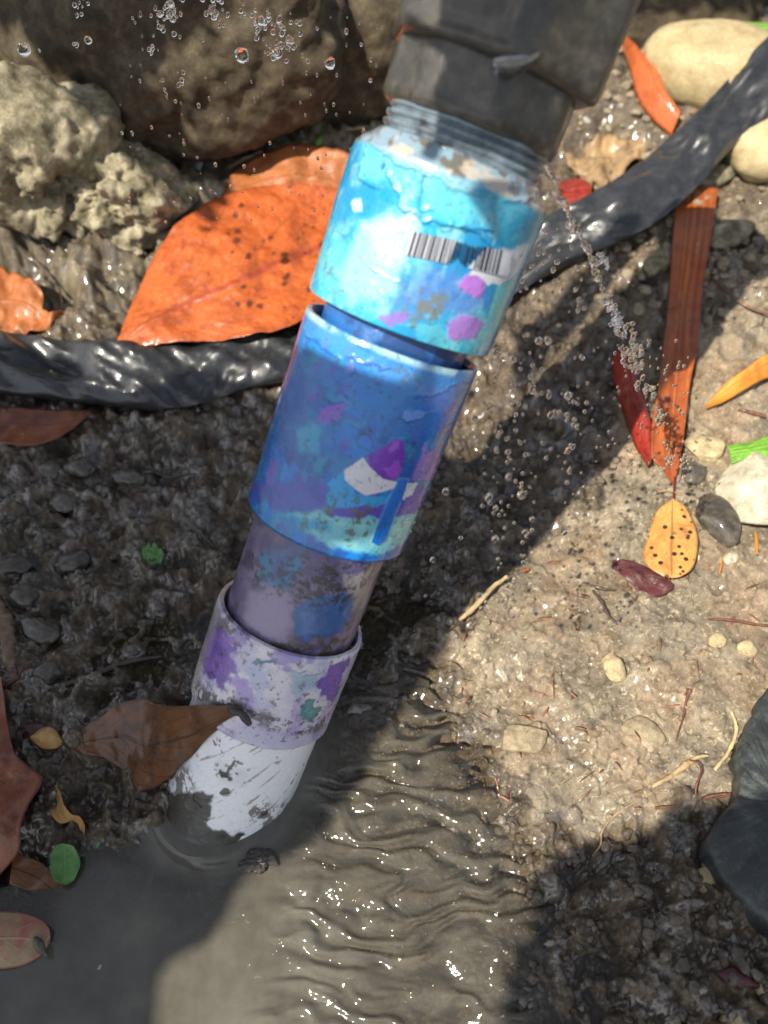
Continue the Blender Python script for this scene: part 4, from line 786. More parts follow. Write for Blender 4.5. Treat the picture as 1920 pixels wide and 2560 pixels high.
leaf("orange_leaf_piece", "orange leaf tip showing behind the top left of the coupling", ZA([(1580, 470), (1620, 410), (1680, 400), (1740, 420)]), ZA([(1590, 490), (1640, 480), (1690, 470), (1740, 460)]), LV['orange'], .8, 1.2, .7, wav=.1, seed=31)
leaf("seedling_leaf", "tiny pale green leaf on the dark mud left of the pipe", ZC([(612, 905), (650, 885), (695, 900), (705, 925)]), ZC([(615, 935), (650, 960), (690, 955), (704, 932)]), LV['green'], .65, .55, .65, wav=.1, jag=.35, seed=32, cat='leaf')
leaf("dark_red_leaf", "dark red leaf among wet gravel in the bottom right corner", ZF([(1440, 1330), (1500, 1310), (1560, 1340), (1620, 1390)]), ZF([(1445, 1350), (1500, 1395), (1560, 1405), (1618, 1400)]), LV['maroon'], .35, .5, .3, wav=.05, seed=33)
leaf("green_shoot", "small lime green shoot on the twig left of the black nut", ZA([(1425, 130, 3.6), (1418, 200, 3.3), (1412, 255, 3.0), (1390, 285, 2.7)]), ZA([(1420, 130, 3.6), (1378, 215, 3.3), (1362, 250, 3.0), (1372, 285, 2.7)]), LV['lime'], 3, 3.1, 3, wav=.02, seed=34)
leaf("green_shoot", "soft lime green sprout among the debris above the orange leaf", ZA([(1405, 540), (1412, 580), (1400, 610), (1372, 635)]), ZA([(1390, 540), (1378, 580), (1360, 610), (1350, 630)]), LV['lime'], .6, .8, .6, wav=.02, seed=35)
leaf("green_leaf_tip", "sliver of lime green under the lower edge of the hose at right", ZB([(1655, 610), (1590, 650), (1530, 680), (1470, 695)]), ZB([(1655, 650), (1600, 675), (1540, 698), (1475, 702)]), LV['lime'], .6, .6, .6, wav=.02, seed=36)

# ------------------------------------------------------------------ stones
stone("golden_stone", "smooth golden-beige stone above the hose at the upper right", *ZB([(1430, 290)])[0], (5.0, 4.0, 2.6), ROCK_GOLD, 3, -.35, .55, .07, .15)
stone("golden_stone", "beige stone partly hidden below the hose at the right edge", *ZB([(1680, 640)])[0], (3.2, 2.6, 1.8), ROCK_GOLD, 4, .3, .4, .1, .2)
stone("rough_rock", "rough pitted grey-yellow rock at the left edge above the curled leaf", 120, 420, (5.2, 4.4, 4.2), ROCK_LIME, 12, .3, .55, .4, .5, 'rock', 5)
stone("rough_rock", "second craggy rock, touching the right side of the pitted grey-yellow one", 300, 480, (3.6, 3.2, 3.), ROCK_LIME, 14, .9, .6, .4, .4, 'rock', 5)
stone("bank_boulder", "brown earthy boulder at the top left corner behind the splashes", 60, 60, (9, 6.5, 6), ROCK_BROWN, 21, .05, .7, .17, .05, 'boulder', 5)
stone("bank_boulder", "wide brown boulder at the top edge between corner boulder and twig", 430, 90, (10, 6.5, 6.5), ROCK_BROWN, 25, -.1, .7, .17, .05, 'boulder', 5)
stone("bank_boulder", "brown boulder behind the bare twig left of the black nut", 820, 60, (10, 6, 6.), ROCK_BROWN, 27, .1, .7, .17, .05, 'boulder', 5)
stone("bank_boulder", "brown shaded rock along the top edge right of the black nut", 1650, 10, (10, 5, 4.5), ROCK_BROWN, 22, .1, .75, .22, .3, 'boulder', 5)
ST = [("pale_rock", "pale yellow rock at the right edge below the green blade", ZD([(1640, 640)]), (2.3, 2.2, 1.1), ROCK_PALE, 31, .3, .9),
      ("tan_stone", "angular tan stone touching the green blade and strap leaf", ZD([(1395, 470)]), (1.1, .75, .5), ROCK_TAN, 32, -.1, .9),
      ("grey_stone", "small grey stone under the tan stone near the strap leaf tip", ZD([(1335, 575)]), (.65, .65, .35), ROCK_GREY, 33, 0, .6),
      ("tan_pebble", "smooth pale tan pebble alone on the sunlit silt", ZD([(998, 1415)]), (.5, .62, .32), ROCK_TAN, 34, .3, .3),
      ("yellow_pebble", "yellowish pebble right of the lone tan one, nearest the right edge but one", ZD([(1437, 1300)]), (.42, .36, .28), ROCK_TAN, 35, .3, .3),
      ("yellow_pebble", "yellowish pebble nearest the right edge on the sunlit silt", ZD([(1568, 1335)]), (.42, .42, .28), ROCK_TAN, 36, 1.3, .3),
      ("white_pebble", "small white shell-like pebble right of the spotted leaf", ZD([(1497, 943)]), (.38, .3, .2), ROCK_PALE, 37, .4, .3),
      ("dark_stone", "dark wet stone between the spotted leaf and the pale rock", ZD([(1450, 770)]), (1.1, 1.5, .55), ROCK_DARK, 38, .2, .6),
      ("grey_pebble", "flat smooth oval grey pebble in the wet mud left of the pipe", ZC([(283, 700)]), (.78, .66, .3), ROCK_GREY, 39, -.3, .15),
      ("wet_stone", "angular wet stone just above the flat oval pebble", ZC([(345, 555)]), (.8, .6, .42), ROCK_GREY, 40, .2, .7),
      ("pale_wet_stone", "long pale wet stone in the mud right of the oval pebble", ZC([(565, 600)]), (1.0, .5, .4), ROCK_GREY, 41, -.5, .6),
      ("wet_stone", "small triangular stone up-left of the flat oval pebble", ZC([(215, 560)]), (.6, .6, .4), ROCK_GREY, 42, .9, .8),
      ("wet_stone", "glossy rounded stone at left edge, upper of two in the mud", ZC([(45, 985)]), (.85, .55, .4), ROCK_DARK, 43, .1, .3),
      ("wet_stone", "glossy rounded stone at left edge, lower of two in the mud", ZC([(105, 1110)]), (.75, .55, .42), ROCK_DARK, 44, -.4, .3),
      ("wet_stone", "lumpy wet stone left of the tiny pale green leaf", ZC([(310, 960)]), (.75, .6, .4), ROCK_DARK, 45, .4, .7),
      ("wet_stone", "pale glistening wet stone above the red spiky twig", ZC([(170, 1255)]), (.9, .65, .35), ROCK_GREY, 46, -.5, .5),
      ("wet_stone", "round grey stone right of the red spiky twig", ZC([(210, 1440)]), (.65, .55, .45), ROCK_GREY, 47, 0, .6),
      ("wet_stone", "grey stone at the water line left of the pipe foot", ZE([(520, 660)]), (.7, .42, .22), ROCK_DARK, 48, .2, .4),
      ("brown_pebble", "rounded brown pebble in the shaded gravel at lower right", ZF([(1390, 940)]), (.4, .55, .3), ROCK_TAN, 49, -.3, .3),
      ("brown_pebble", "brown pebble at the right edge beside the dark red leaf", ZF([(1650, 1390)]), (.4, .4, .25), ROCK_TAN, 50, 0, .3),
      ("brown_pebble", "reddish brown pebble at the bottom right edge of the frame", ZF([(1510, 1540)]), (.45, .35, .25), ROCK_TAN, 51, 0, .3),
      ("buried_stone", "beige stone half buried in sunlit silt below the stream bend", ZF([(600, 320)]), (1.2, .8, .35), SILT, 52, .1, .9),
      ("buried_stone", "beige stone half buried near the curved pale stalk", ZF([(1115, 320)]), (.85, .8, .35), SILT, 53, .3, .9),
      ("crusty_stone", "lit crusty stone right of the falling stream below the hose", ZB([(1200, 1130)]), (1.4, .8, .7), ROCK_LIME, 54, .7, .5),
      ("crusty_stone", "lit crusty stone to the right of the strap leaf's upper half", ZB([(1500, 1010)]), (1.8, .9, .8), ROCK_LIME, 55, .6, .5),
      ("crusty_stone", "pinkish gravel-crusted stone under the hose above the strap leaf", ZB([(1420, 760)]), (1.7, .8, .6), ROCK_LIME, 56, .5, .5)]
for nm, lb, q, sz, mt, sd, rt, an in ST: stone(nm, lb, *q[0], sz, mt, sd, rt, .5 if 'buried' not in nm else .85, .3 if ('wet' in nm or 'mound' in nm or 'buried' in nm) else .16, an, 'pebble' if 'pebble' in nm else 'stone')
# big black slab at the right edge
def slab(name, pts, z0, z1, mat, label, cat):
    n = 160; P = catmull(np.array([[*p, 0] for p in pts + pts[:1]]), n + 1)[:n, :2]; V = []
    c = np.array([at_z(x, y, z1) for x, y in P]); cen = c.mean(0)
    for k, (sh, z) in enumerate([(1.03, z0), (1.03, z1 - .45), (1.015, z1 - .2), (.985, z1 - .04), (.95, z1), (.7, z1 + .05), (.4, z1 + .1), (.1, z1 + .1)]):
        q = cen + (c - cen) * sh; q[:, 2] = z; nz = fbm(q[:, 0] * .6, q[:, 1] * .6, seed=700, o=5, g=.65) * .4; q[:, 0] += nz; q[:, 2] += nz * (k > 2) * 1.2; V.append(q)
    V = np.concatenate(V); F = [list(q) for q in grid_faces(8, n, wrap=True)] + [list(range(7 * n, 8 * n))]
    return tag(mk(name, V, F, mat), label, cat)
slab("black_slate", [(1935, 1715), (1893, 1795), (1866, 1850), (1852, 1920), (1842, 1985), (1790, 2050), (1778, 2110), (1820, 2180), (1870, 2245), (1925, 2310), (2080, 2420), (2300, 2300), (2400, 1900), (2150, 1650)], -.5, 1.9, ROCK_BLACK, "large black slab of slate at the right edge, half in sun", "slab")

# ------------------------------------------------------------------ twigs, straws, roots
TW = m_plain("dry_twig", (.32, .22, .12), .7, 0, 3, .4, .6); TWD = m_plain("wet_dark_twig", (.05, .03, .02), .35, .5, 4, .5, .6); TWR = m_plain("red_twig", (.13, .045, .025), .5, .3, 4, .5, .5); STRAW = m_plain("straw", (.4, .29, .15), .7, 0, 2, .55, .6); BONE = m_plain("pale_stalk", (.48, .37, .19), .6, .1, 2, .45, .5); BARK = m_plain("brown_bark", (.2, .13, .08), .8, 0, 2.5, .5, .8)
for nm, lb, pts, rad, mt, of in [
    ("straw_stem", "pale straw stem on the shade line right of the pipe", ZD([(215, 1320, .1), (300, 1235, .3), (400, 1145, .4), (475, 1065, .5), (532, 1022, .55)]), [.04, .12, .15, .14, .1], STRAW, .3),
    ("bare_twig", "thick bare twig reaching in from left to the black nut", ZA([(1270, 170, 3.4), (1340, 195, 3.3), (1440, 240, 3.), (1530, 285, 3.), (1610, 310, 3.), (1720, 350, 3)]), [.1, .16, .2, .4, .5, .5], BARK, 3),
    ("bare_twig", "slender twig slanting down from the top edge beside the nut", ZA([(1480, -60, 4.), (1560, 60, 3.8), (1590, 120, 3.5), (1630, 200, 3.3), (1680, 280, 3)]), [.12, .16, .15, .17, .15], BARK, 3),
    ("dark_twig", "blurred dark twig below the bare twig at the top", ZA([(1580, 340, 1.), (1550, 400, 1.2), (1515, 450, 1.)]), [.15, .17, .12], BARK, 1),
    ("curved_stalk", "curved pale yellow stalk on silt near the slate slab", ZF([(1500, 205), (1522, 270), (1508, 340), (1475, 400), (1428, 458)]), [.05, .09, .08, .09, .07], BONE, .3),
    ("yellow_husk", "yellow husk lying left of the curved pale stalk", ZF([(1158, 530), (1230, 490), (1300, 440), (1350, 405), (1400, 395)]), [.06, .12, .16, .11, .04], STRAW, .22),
    ("red_stick", "straight reddish stick below the yellow husk", ZF([(1170, 622), (1280, 610), (1400, 585), (1500, 562)]), [.06, .08, .09, .07], TWR, .3),
    ("red_stick", "second reddish stick crossing above the straight one", ZF([(1340, 610), (1400, 575), (1480, 560)]), [.05, .08, .05], TWR, .5),
    ("thin_stalk", "thin curved rust stalk rising past the yellow husk", ZF([(1345, 590, .5), (1350, 520, .7), (1370, 470, .7), (1360, 430, .5), (1320, 415, .3)]), [.05, .05, .05, .04, .04], TWR, .5),
    ("orange_stalk", "orange-headed stalk sliver on the silt right of centre", ZF([(1262, 330), (1290, 240), (1305, 160), (1320, 110)]), [.03, .06, .07, .16], TWR, .25),
    ("thin_root", "fine beige root wandering up-left from the lower shade edge", ZF([(900, 830), (935, 780), (945, 720), (1000, 650), (1080, 600), (1140, 575)]), [.03, .035, .03, .035, .03, .02], TW, .2),
    ("thin_root", "short fine root crossing silt beside the stream bend", ZF([(740, 525), (780, 505), (815, 480)]), [.02, .03, .02], TW, .2),
    ("small_stick", "short tan stick on shaded gravel at lower right", ZF([(1418, 1050), (1460, 1078), (1502, 1110)]), [.06, .08, .05], STRAW, .35),
    ("small_stick", "short grey-brown stick left of the tan one in the shade", ZF([(1040, 1082), (1090, 1062), (1140, 1052)]), [.05, .06, .04], TWD, .4),
    ("dark_root", "dark wet root arching from mud towards the collar", ZC([(560, 480), (640, 540), (720, 590), (850, 580), (960, 610), (1050, 670), (1090, 780)]), [.03, .05, .06, .05, .06, .05, .03], TWD, .3),
    ("dark_root", "thin wet root crossing above the oval pebble", ZC([(170, 600), (260, 620), (330, 650), (400, 690)]), [.03, .05, .05, .03], TWD, .35),
    ("dark_root", "short wet root below the tiny green leaf", ZC([(760, 760), (830, 820), (890, 860), (935, 900)]), [.03, .08, .05, .03], TWD, .3),
    ("seedling_stem", "fine stem of the tiny pale green leaf", ZC([(700, 900), (760, 885), (830, 900)]), [.025, .03, .02], BONE, .25),  # the seedling's stem, kept as an object of its own
    ("dark_stick", "long black stick lying in the mud at the lower collar's left", ZC([(260, 1500), (420, 1440), (560, 1390), (700, 1370)]), [.1, .17, .16, .08], TWD, .2),
    ("bark_strip", "grey-brown strip of bark at the left edge in the mud", ZC([(-30, 1090), (15, 1200), (45, 1330), (70, 1480), (80, 1600)]), [.3, .38, .4, .4, .3], BARK, .2),
    ("dark_root", "curling black root on the mud left of the curled leaf", ZA([(0, 1080), (120, 1110), (210, 1180), (260, 1260), (270, 1330)]), [.05, .07, .08, .08, .04], TWD, .5),
    ("rust_wire", "thin rust-red tendril at right below the hose", ZB([(1380, 1170, .3), (1460, 1240, .5), (1560, 1320, .6), (1700, 1370, .6)]), [.06, .07, .08, .08], TWR, .5),
    ("orange_sliver", "orange leaf sliver standing right of the spotted leaf", ZD([(1605, 830), (1610, 880), (1612, 925)]), [.05, .1, .05], LV['amber'], .4),
    ("orange_sliver", "thin orange sliver below and right of the spotted leaf", ZD([(1462, 940), (1455, 980), (1450, 1010)]), [.03, .06, .03], LV['amber'], .3),
    ("orange_crumb", "small orange bark crumb on the silt near the straw stem", ZD([(600, 998), (625, 990)]), [.1, .09], LV['orange'], .2),
    ("dark_crack_twig", "black forked twig sunk in the silt left of the maroon leaf", ZD([(870, 1050), (940, 1075), (1000, 1080)]), [.04, .09, .05], TWD, .1),
    ("dark_crack_twig", "dark twig running down-right across the sunlit silt", ZD([(900, 1080), (940, 1130), (970, 1190), (1010, 1230)]), [.06, .1, .08, .04], TWD, .08),
    ("red_crumb", "rust red scrap lying between tan pebble and maroon leaf", ZD([(820, 1100), (860, 1105), (890, 1115)]), [.04, .1, .05], TWR, .2),
    ("cross_twig", "short tan twig crossing by the strap leaf's tip", ZD([(1175, 660), (1220, 650), (1265, 660)]), [.05, .07, .04], TW, .35),
    ("cross_twig", "reddish twig left of the pale rock at right", ZD([(1445, 625), (1490, 595), (1545, 570)]), [.06, .08, .05], TWR, .4),
    ("cross_twig", "dark red twig under the amber leaf", ZD([(1530, 300), (1590, 315), (1650, 330)]), [.08, .12, .1], TWR, .3),
    ("cross_twig", "red twig near right edge above the yellow pebble", ZD([(1400, 1205), (1500, 1210), (1620, 1230), (1700, 1235)]), [.05, .08, .07, .05], TWR, .25),
    ("tan_straw", "tan straw above the duller brown-orange leaf", ZA([(990, 725), (1060, 685), (1135, 655)]), [.1, .14, .1], STRAW, .5),
    ("tan_straw", "tan straw touching the coupling's upper left", ZA([(1440, 575), (1500, 560), (1580, 550)]), [.1, .14, .1], STRAW, .5),
    ("tan_straw", "short tan straw between the two lime green shoots", ZA([(1180, 620), (1220, 600), (1260, 590)]), [.1, .15, .1], STRAW, .5)]:
    twig(nm, lb, pts, rad, mt, of, 'stick' if 'stick' in nm or 'straw' in nm else ('scrap' if 'crumb' in nm or 'sliver' in nm else 'twig'), seed=len(lb))
for lb, (x, y), sz, sd in (("black wet mud heaped against the left of the pipe's foot", ZE([(800, 590)])[0], (.85, .6, .42), 61), ("small black mud crumb at the waterline in front of the pipe's foot", ZE([(900, 660)])[0], (.4, .3, .2), 62), ("broken lump of wet silt right of the pipe's foot at the waterline", ZE([(1120, 850)])[0], (.75, .5, .2), 63)):
    stone("mud_clod", lb, x, y, sz, DMUD, sd, .3, .35, .45, .5, 'mud clod', 4, z=sz[2] * .55)
# spiky red bracts by the left edge
sp = empty("spiky_bract", hit(*ZC([(80, 1470)])[0], .2)); tag(sp, "spiky rust-red dried bract cluster on mud at left edge", "bract")
for k, (x, y) in enumerate([(-10, 1420), (60, 1390), (20, 1500), (140, 1440), (190, 1505), (110, 1400), (40, 1530), (150, 1390)]):
    a_ = hit(*ZC([(80, 1470)])[0], .3); b_ = hit(*ZC([(x, y)])[0], .3 + .1 * (k % 3)); tube("spike", [a_, (a_ + b_) / 2 + np.array([0, 0, .12]), b_], [.07, .06, .015], TWR, sp, seed=k)

# ------------------------------------------------------------------ gravel and crumbs
def scatter(name, n, region, smin, smax, mat, seed, sub=1, flat=.6, off=0., label=None, kind='stuff', power=2.2):
    rg = np.random.default_rng(seed); P = np.array(poly_w(region, .5)); lo, hi = P.min(0), P.max(0); V = []; F = []; base = 0; k = 0
    v, f = ICO[sub]; pts = []
    while len(pts) < n:
        q = rg.uniform(lo, hi, (n * 2, 2)); ins = inside([tuple(p) for p in P], q[:, 0], q[:, 1]); pts += list(q[ins])
    pts = np.array(pts[:n]); H = h_full(pts[:, 0], pts[:, 1])
    s = smin + (smax - smin) * rg.random(n) ** power
    var = [stone_mesh((1, 1, 1), 900 + i, sub, .3, .9)[0] for i in range(12)]
    for i in range(n):
        a = rg.uniform(0, 6.28); c, si = math.cos(a), math.sin(a); w = var[i % 12] * np.array([1, rg.uniform(.6, 1), flat * rg.uniform(.7, 1.2)]) * s[i]
        w = np.stack([w[:, 0] * c - w[:, 1] * si, w[:, 0] * si + w[:, 1] * c, w[:, 2]], 1) + np.array([*pts[i], H[i] + s[i] * .15 + off]); V.append(w); F.append(f + base); base += len(v)
    return tag(mk(name, np.concatenate(V), np.concatenate(F), mat, centre=False, smooth=False), label, kind=kind)
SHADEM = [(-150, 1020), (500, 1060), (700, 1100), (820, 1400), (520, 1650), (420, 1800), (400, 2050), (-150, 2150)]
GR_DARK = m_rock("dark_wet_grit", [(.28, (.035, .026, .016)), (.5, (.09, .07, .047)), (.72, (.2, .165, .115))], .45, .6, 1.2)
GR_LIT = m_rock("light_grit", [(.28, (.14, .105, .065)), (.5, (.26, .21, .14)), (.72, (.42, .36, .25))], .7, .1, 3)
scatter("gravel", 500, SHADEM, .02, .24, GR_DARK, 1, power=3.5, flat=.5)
scatter("gravel", 900, [(880, 1000), (1300, 760), (1640, 760), (1640, 1150), (1330, 1330), (1080, 1640), (900, 1620), (820, 1400)], .03, .28, GR_DARK, 2, power=3)
scatter("gravel", 450, [(1430, 2120), (1650, 2060), (1760, 2080), (2000, 2450), (2000, 2650), (1500, 2650), (1380, 2300)], .02, .34, GR_DARK, 3, power=4)
scatter("gravel", 450, [(1090, 1650), (1240, 1430), (1400, 1320), (1550, 1180), (1950, 850), (1950, 1700), (1780, 2010), (1450, 2090), (1300, 1990)], .04, .22, GR_LIT, 4, power=3)
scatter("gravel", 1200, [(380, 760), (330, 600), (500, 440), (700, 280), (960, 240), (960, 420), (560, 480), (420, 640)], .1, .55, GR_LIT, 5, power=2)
scatter("gravel", 900, [(1420, 420), (1500, 240), (1920, 400), (2000, 900), (1700, 900), (1420, 800)], .1, .5, GR_LIT, 6, power=2.5)
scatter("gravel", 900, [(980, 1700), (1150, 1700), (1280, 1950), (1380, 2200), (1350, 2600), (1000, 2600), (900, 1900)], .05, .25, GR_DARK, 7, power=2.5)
# bits of bark and broken leaf trodden into the silt
rg = np.random.default_rng(44); CR_ = m_plain("bark_crumbs", (.2, .085, .04), .6, .2, .9, .85, .4)
V = []; F = []
for i in range(150):
    x, y = rg.uniform(1080, 1920), rg.uniform(900, 2050)
    if i % 4 == 0: x, y = rg.uniform(560, 900), rg.uniform(280, 500)
    P = hit(x, y); h = h_full(np.array([P[0]]), np.array([P[1]]))[0]; L = rg.uniform(.1, .45); a = rg.uniform(0, 3.14); w = rg.uniform(.02, .06); d = np.array([math.cos(a), math.sin(a), 0]); e = np.array([-d[1], d[0], 0]); c = np.array([P[0], P[1], h + .05]); b = len(V)
    bend = np.array([0, 0, rg.uniform(0, .06)])
    for s_, ww, bb in ((-1, .3, 0), (-.3, 1, 1), (.4, .9, 1), (1, .2, 0)):
        V += [c + d * L * s_ + e * w * ww + bend * bb, c + d * L * s_ - e * w * ww + bend * bb, c + d * L * s_ + np.array([0, 0, -.03])]
    for q in range(3): F += [[b + q * 3, b + q * 3 + 3, b + q * 3 + 4, b + q * 3 + 1], [b + q * 3 + 1, b + q * 3 + 4, b + q * 3 + 5, b + q * 3 + 2], [b + q * 3 + 2, b + q * 3 + 5, b + q * 3 + 3, b + q * 3]]
tag(mk("litter_crumbs", V, F, CR_, centre=False), kind='stuff')

# ------------------------------------------------------------------ water beads, spray, stream
v1, f1 = ICO[2]; v2, f2 = ICO[3]
def beads(name, items, sub=2, mat=None):
    v, f = ICO[sub]; V = []; F = []; b = 0
    for P, r, st, ax in items:
        w = v * r
        if r > .045 and ax is not None and ax[2] < 2 and st >= 1: w = w * (1 + .2 * fbm(v[:, 0] * 1.3 + b * .7, v[:, 1] * 1.3, v[:, 2] * 1.3, 3, 2))[:, None]
        if st != 1: w = w + np.outer(w @ ax, ax) * (st - 1)
        V.append(w + P); F.append(f + b); b += len(v)
    return tag(mk(name, np.concatenate(V), np.concatenate(F), mat or DROP, centre=False), kind='stuff')
def land(xy):
    """picture points -> places on the soil, all at once"""
    xy = np.asarray(xy, float); z = np.full(len(xy), .5)
    D = Rv[None] * ((xy[:, 0] - 960) / FPX)[:, None] - Uv[None] * ((xy[:, 1] - 1280) / FPX)[:, None] + Fv[None]
    for _ in range(12):
        P = CAM + D * ((z - CAM[2]) / D[:, 2])[:, None]; z = z + .55 * (h_full(P[:, 0], P[:, 1]) - z)
    P = CAM + D * ((z - CAM[2]) / D[:, 2])[:, None]; P[:, 2] = h_full(P[:, 0], P[:, 1]); return P
rg = np.random.default_rng(5); UP = np.array([0, 0, 1.])
Q = []; R_ = []
cl = rg.uniform((1080, 1150), (1900, 2080), (60, 2))
for _ in range(2600):
    if rg.random() < .5: c = cl[rg.integers(60)]; x, y = c + rg.normal(0, 22, 2)
    else: x = rg.normal(1560, 240); y = rg.normal(1620, 250)
    if x < 1060 or x > 1930 or y < 950 or y > 2090 or (x < 1300 and y < 1350): continue
    Q.append((x, y)); R_.append(rg.uniform(.05, .14) * (1.3 if rg.random() < .12 else 1))
for _ in range(300): Q.append((rg.uniform(400, 760), rg.uniform(380, 660))); R_.append(rg.uniform(.07, .13))
for _ in range(160): Q.append((rg.uniform(1600, 1920), rg.uniform(500, 900))); R_.append(rg.uniform(.07, .12))
for _ in range(420): Q.append((rg.normal(1250, 110), rg.normal(2130, 130))); R_.append(rg.uniform(.035, .08))
for _ in range(260): Q.append((rg.uniform(20, 560), rg.uniform(1080, 1950))); R_.append(rg.uniform(.03, .08))
PL = land(Q); PL[:, 2] = np.maximum(PL[:, 2], 0.0)
beads("water_beads", [(p_, r_, rg.uniform(.24, .42), UP) for p_, r_ in zip(PL, R_)], 2, BEAD)
it = []
for _ in range(330):   # on the hose
    x = rg.uniform(1330, 1900); yc = 560 - (x - 1330) * .62 + 60; y = yc + rg.uniform(-40, 80); it.append((hit(x, y, 1.75 + rg.uniform(0, .25)), rg.uniform(.05, .09), .5, UP))
beads("water_beads", it, 2, BEAD)
it = []
for _ in range(120):   # clinging to the collars' right flanks
    ph = rg.uniform(.75, 1.45) if rg.random() < .75 else rg.uniform(-.4, .8); t = rg.uniform(14.2, 20); it.append((surf(ph * 2.86, t, 2.88), rg.uniform(.015, .045), 1.5, PA))
for _ in range(50):
    ph = rg.uniform(.9, 1.5); t = rg.uniform(22.3, 25); it.append((surf(ph * 3.04, t, 3.05), rg.uniform(.02, .05), 1.6, PA))
for x, y in ((1200, 690), (1225, 700), (1245, 690), (1255, 670), (1210, 735), (830, 560), (935, 740), (1100, 690)):
    s, t = cyl(*Z2([(x, y)])[0], 2.86); it.append((surf(s, t, 2.87), .055, 1.2, PA))
beads("water_beads", it, 2)
# curtain of drops falling to the right of the pipe
it = []; Zd = np.array([0, 0, 1.])
for _ in range(300):
    x0 = rg.choice([1275, 1300, 1325, 1355, 1385, 1405, 1440]); y = rg.uniform(560, 1560); x = x0 - (y - 560) * rg.uniform(.03, .10) * (1 if x0 < 1400 else -.2) + rg.normal(0, 12)
    it.append((at_depth(x, y, rg.uniform(25.5, 31)), rg.uniform(.03, .075) * (1.9 if rg.random() < .12 else 1), rg.uniform(1, 1.6), Zd))
for x, y, r in ((1241, 882, .14), (1283, 898, .12), (1240, 945, .1), (1186, 1047, .1), (1114, 1230, .12), (1270, 1130, .1), (1268, 1156, .07), (1206, 1265, .07), (1151, 1345, .07), (1082, 1400, .09), (1064, 1490, .05)):
    it.append((at_depth(x, y, 27.5), r, 1.15, Zd))
for _ in range(90): x = rg.uniform(1480, 1730); y = rg.uniform(850, 1180); it.append((at_depth(x, y, rg.uniform(30, 36)), rg.uniform(.03, .07), rg.uniform(1, 1.8), Zd))
beads("falling_drops", it, 2)
# splashes thrown up on the top left
it = []
for cx, cy, n, s, r0 in ((427, 20, 16, 22, .16), (545, 22, 14, 22, .15), (205, 22, 6, 18, .11), (395, 45, 6, 20, .1), (670, 70, 14, 26, .14), (730, 90, 10, 24, .13), (615, 28, 6, 16, .12), (405, 68, 3, 8, .12), (690, 130, 4, 10, .15), (380, 125, 4, 14, .1), (448, 195, 4, 10, .12), (190, 112, 2, 4, .12), (102, 123, 2, 6, .07)):
    for _ in range(int(n * 1.6)): it.append((at_depth(rg.normal(cx, s * .7), rg.normal(cy, s), rg.uniform(30, 34)), r0 * rg.uniform(.25, .8), rg.uniform(1, 1.7), np.array([.4, .1, .9]) / np.linalg.norm([.4, .1, .9])))
for x, y, r in ((605, 138, .27), (62, 124, .24), (220, 100, .14), (652, 52, .16), (825, 158, .2), (693, 132, .2)): it.append((at_depth(x, y, 31), r, 1., Zd))
for _ in range(130): it.append((at_depth(rg.uniform(300, 960), rg.uniform(20, 560), rg.uniform(28, 40)), rg.uniform(.025, .065), rg.uniform(1.2, 2), Zd))
beads("splash_drops", it, 2)
# the rope of water leaving the coupling's shoulder
def stream(pts, dep, rad, seed, name="water_jet"):
    P = [at_depth(x, y, d) for (x, y), d in zip(pts, dep)]; n = 150; C_ = catmull(np.array(P), n); V = []; rg = np.random.default_rng(seed); nn = 12
    for i in range(n):
        k = i / n; d = C_[min(i + 1, n - 1)] - C_[max(i - 1, 0)]; d /= np.linalg.norm(d); u = np.cross(d, Fv); u /= np.linalg.norm(u); w = np.cross(d, u)
        r = np.interp(k, np.linspace(0, 1, len(rad)), rad) * (1 + .55 * noise(np.array([k * 38.]), np.array([seed * 1.]))[0] + .3 * noise(np.array([k * 90.]), np.array([seed * 2.]))[0]); c = C_[i] + u * .09 * noise(np.array([k * 26.]), np.array([seed + 5.]))[0] * (1 + k)
        for j in range(nn): a = 2 * math.pi * j / nn; V.append(c + r * (1 + .25 * math.sin(2 * a + i * .9)) * (math.cos(a) * u + math.sin(a) * w * .7))
    F = [list(q) for q in grid_faces(n, nn, wrap=True)] + [list(range(nn))[::-1], list(range((n - 1) * nn, n * nn))]
    return mk(name, V, F, DROP)
tag(stream(ZB([(688, 650), (735, 770), (780, 900), (835, 1010), (880, 1110), (935, 1190), (975, 1290)]), [25, 25.4, 26, 26.8, 27.5, 28.5, 29.5], [.05, .07, .09, .08, .11, .14, .06], 3), "long twisting jet of clear water leaking from the threads right of the coupling", "water jet")
tag(stream(ZB([(940, 1300), (985, 1330), (1010, 1390), (1000, 1430)]), [29.3, 29.6, 30, 30.3], [.07, .12, .13, .04], 5), "short broken lump of water just below the long jet", "water jet")
tag(stream(ZB([(925, 1090), (950, 1130), (970, 1160)]), [28, 28.2, 28.5], [.05, .08, .03], 8), "small stray droplet string beside the jet's bend", "water jet")
it = []
for cx, cy, n, s in ((1045, 1430, 16, 16), (1055, 1500, 22, 22), (1085, 1555, 22, 24)):
    for _ in range(n): x, y = ZB([(rg.normal(cx, s), rg.normal(cy, s * 1.6))])[0]; it.append((at_depth(x, y, rg.uniform(30, 32)), rg.uniform(.03, .10), rg.uniform(1, 2), Zd))
for cx, cy, n, s in ((1075, 60, 16, 16), (1100, 120, 10, 14), (1150, 215, 16, 20), (1190, 330, 12, 16), (1240, 480, 14, 34), (1270, 560, 12, 30), (1090, 190, 5, 12)):
    for _ in range(n): x, y = ZD([(rg.normal(cx, s), rg.normal(cy, s))])[0]; it.append((at_depth(x, y, rg.uniform(31, 34)), rg.uniform(.03, .10), rg.uniform(1, 2), Zd))
beads("splash_drops", it, 2)

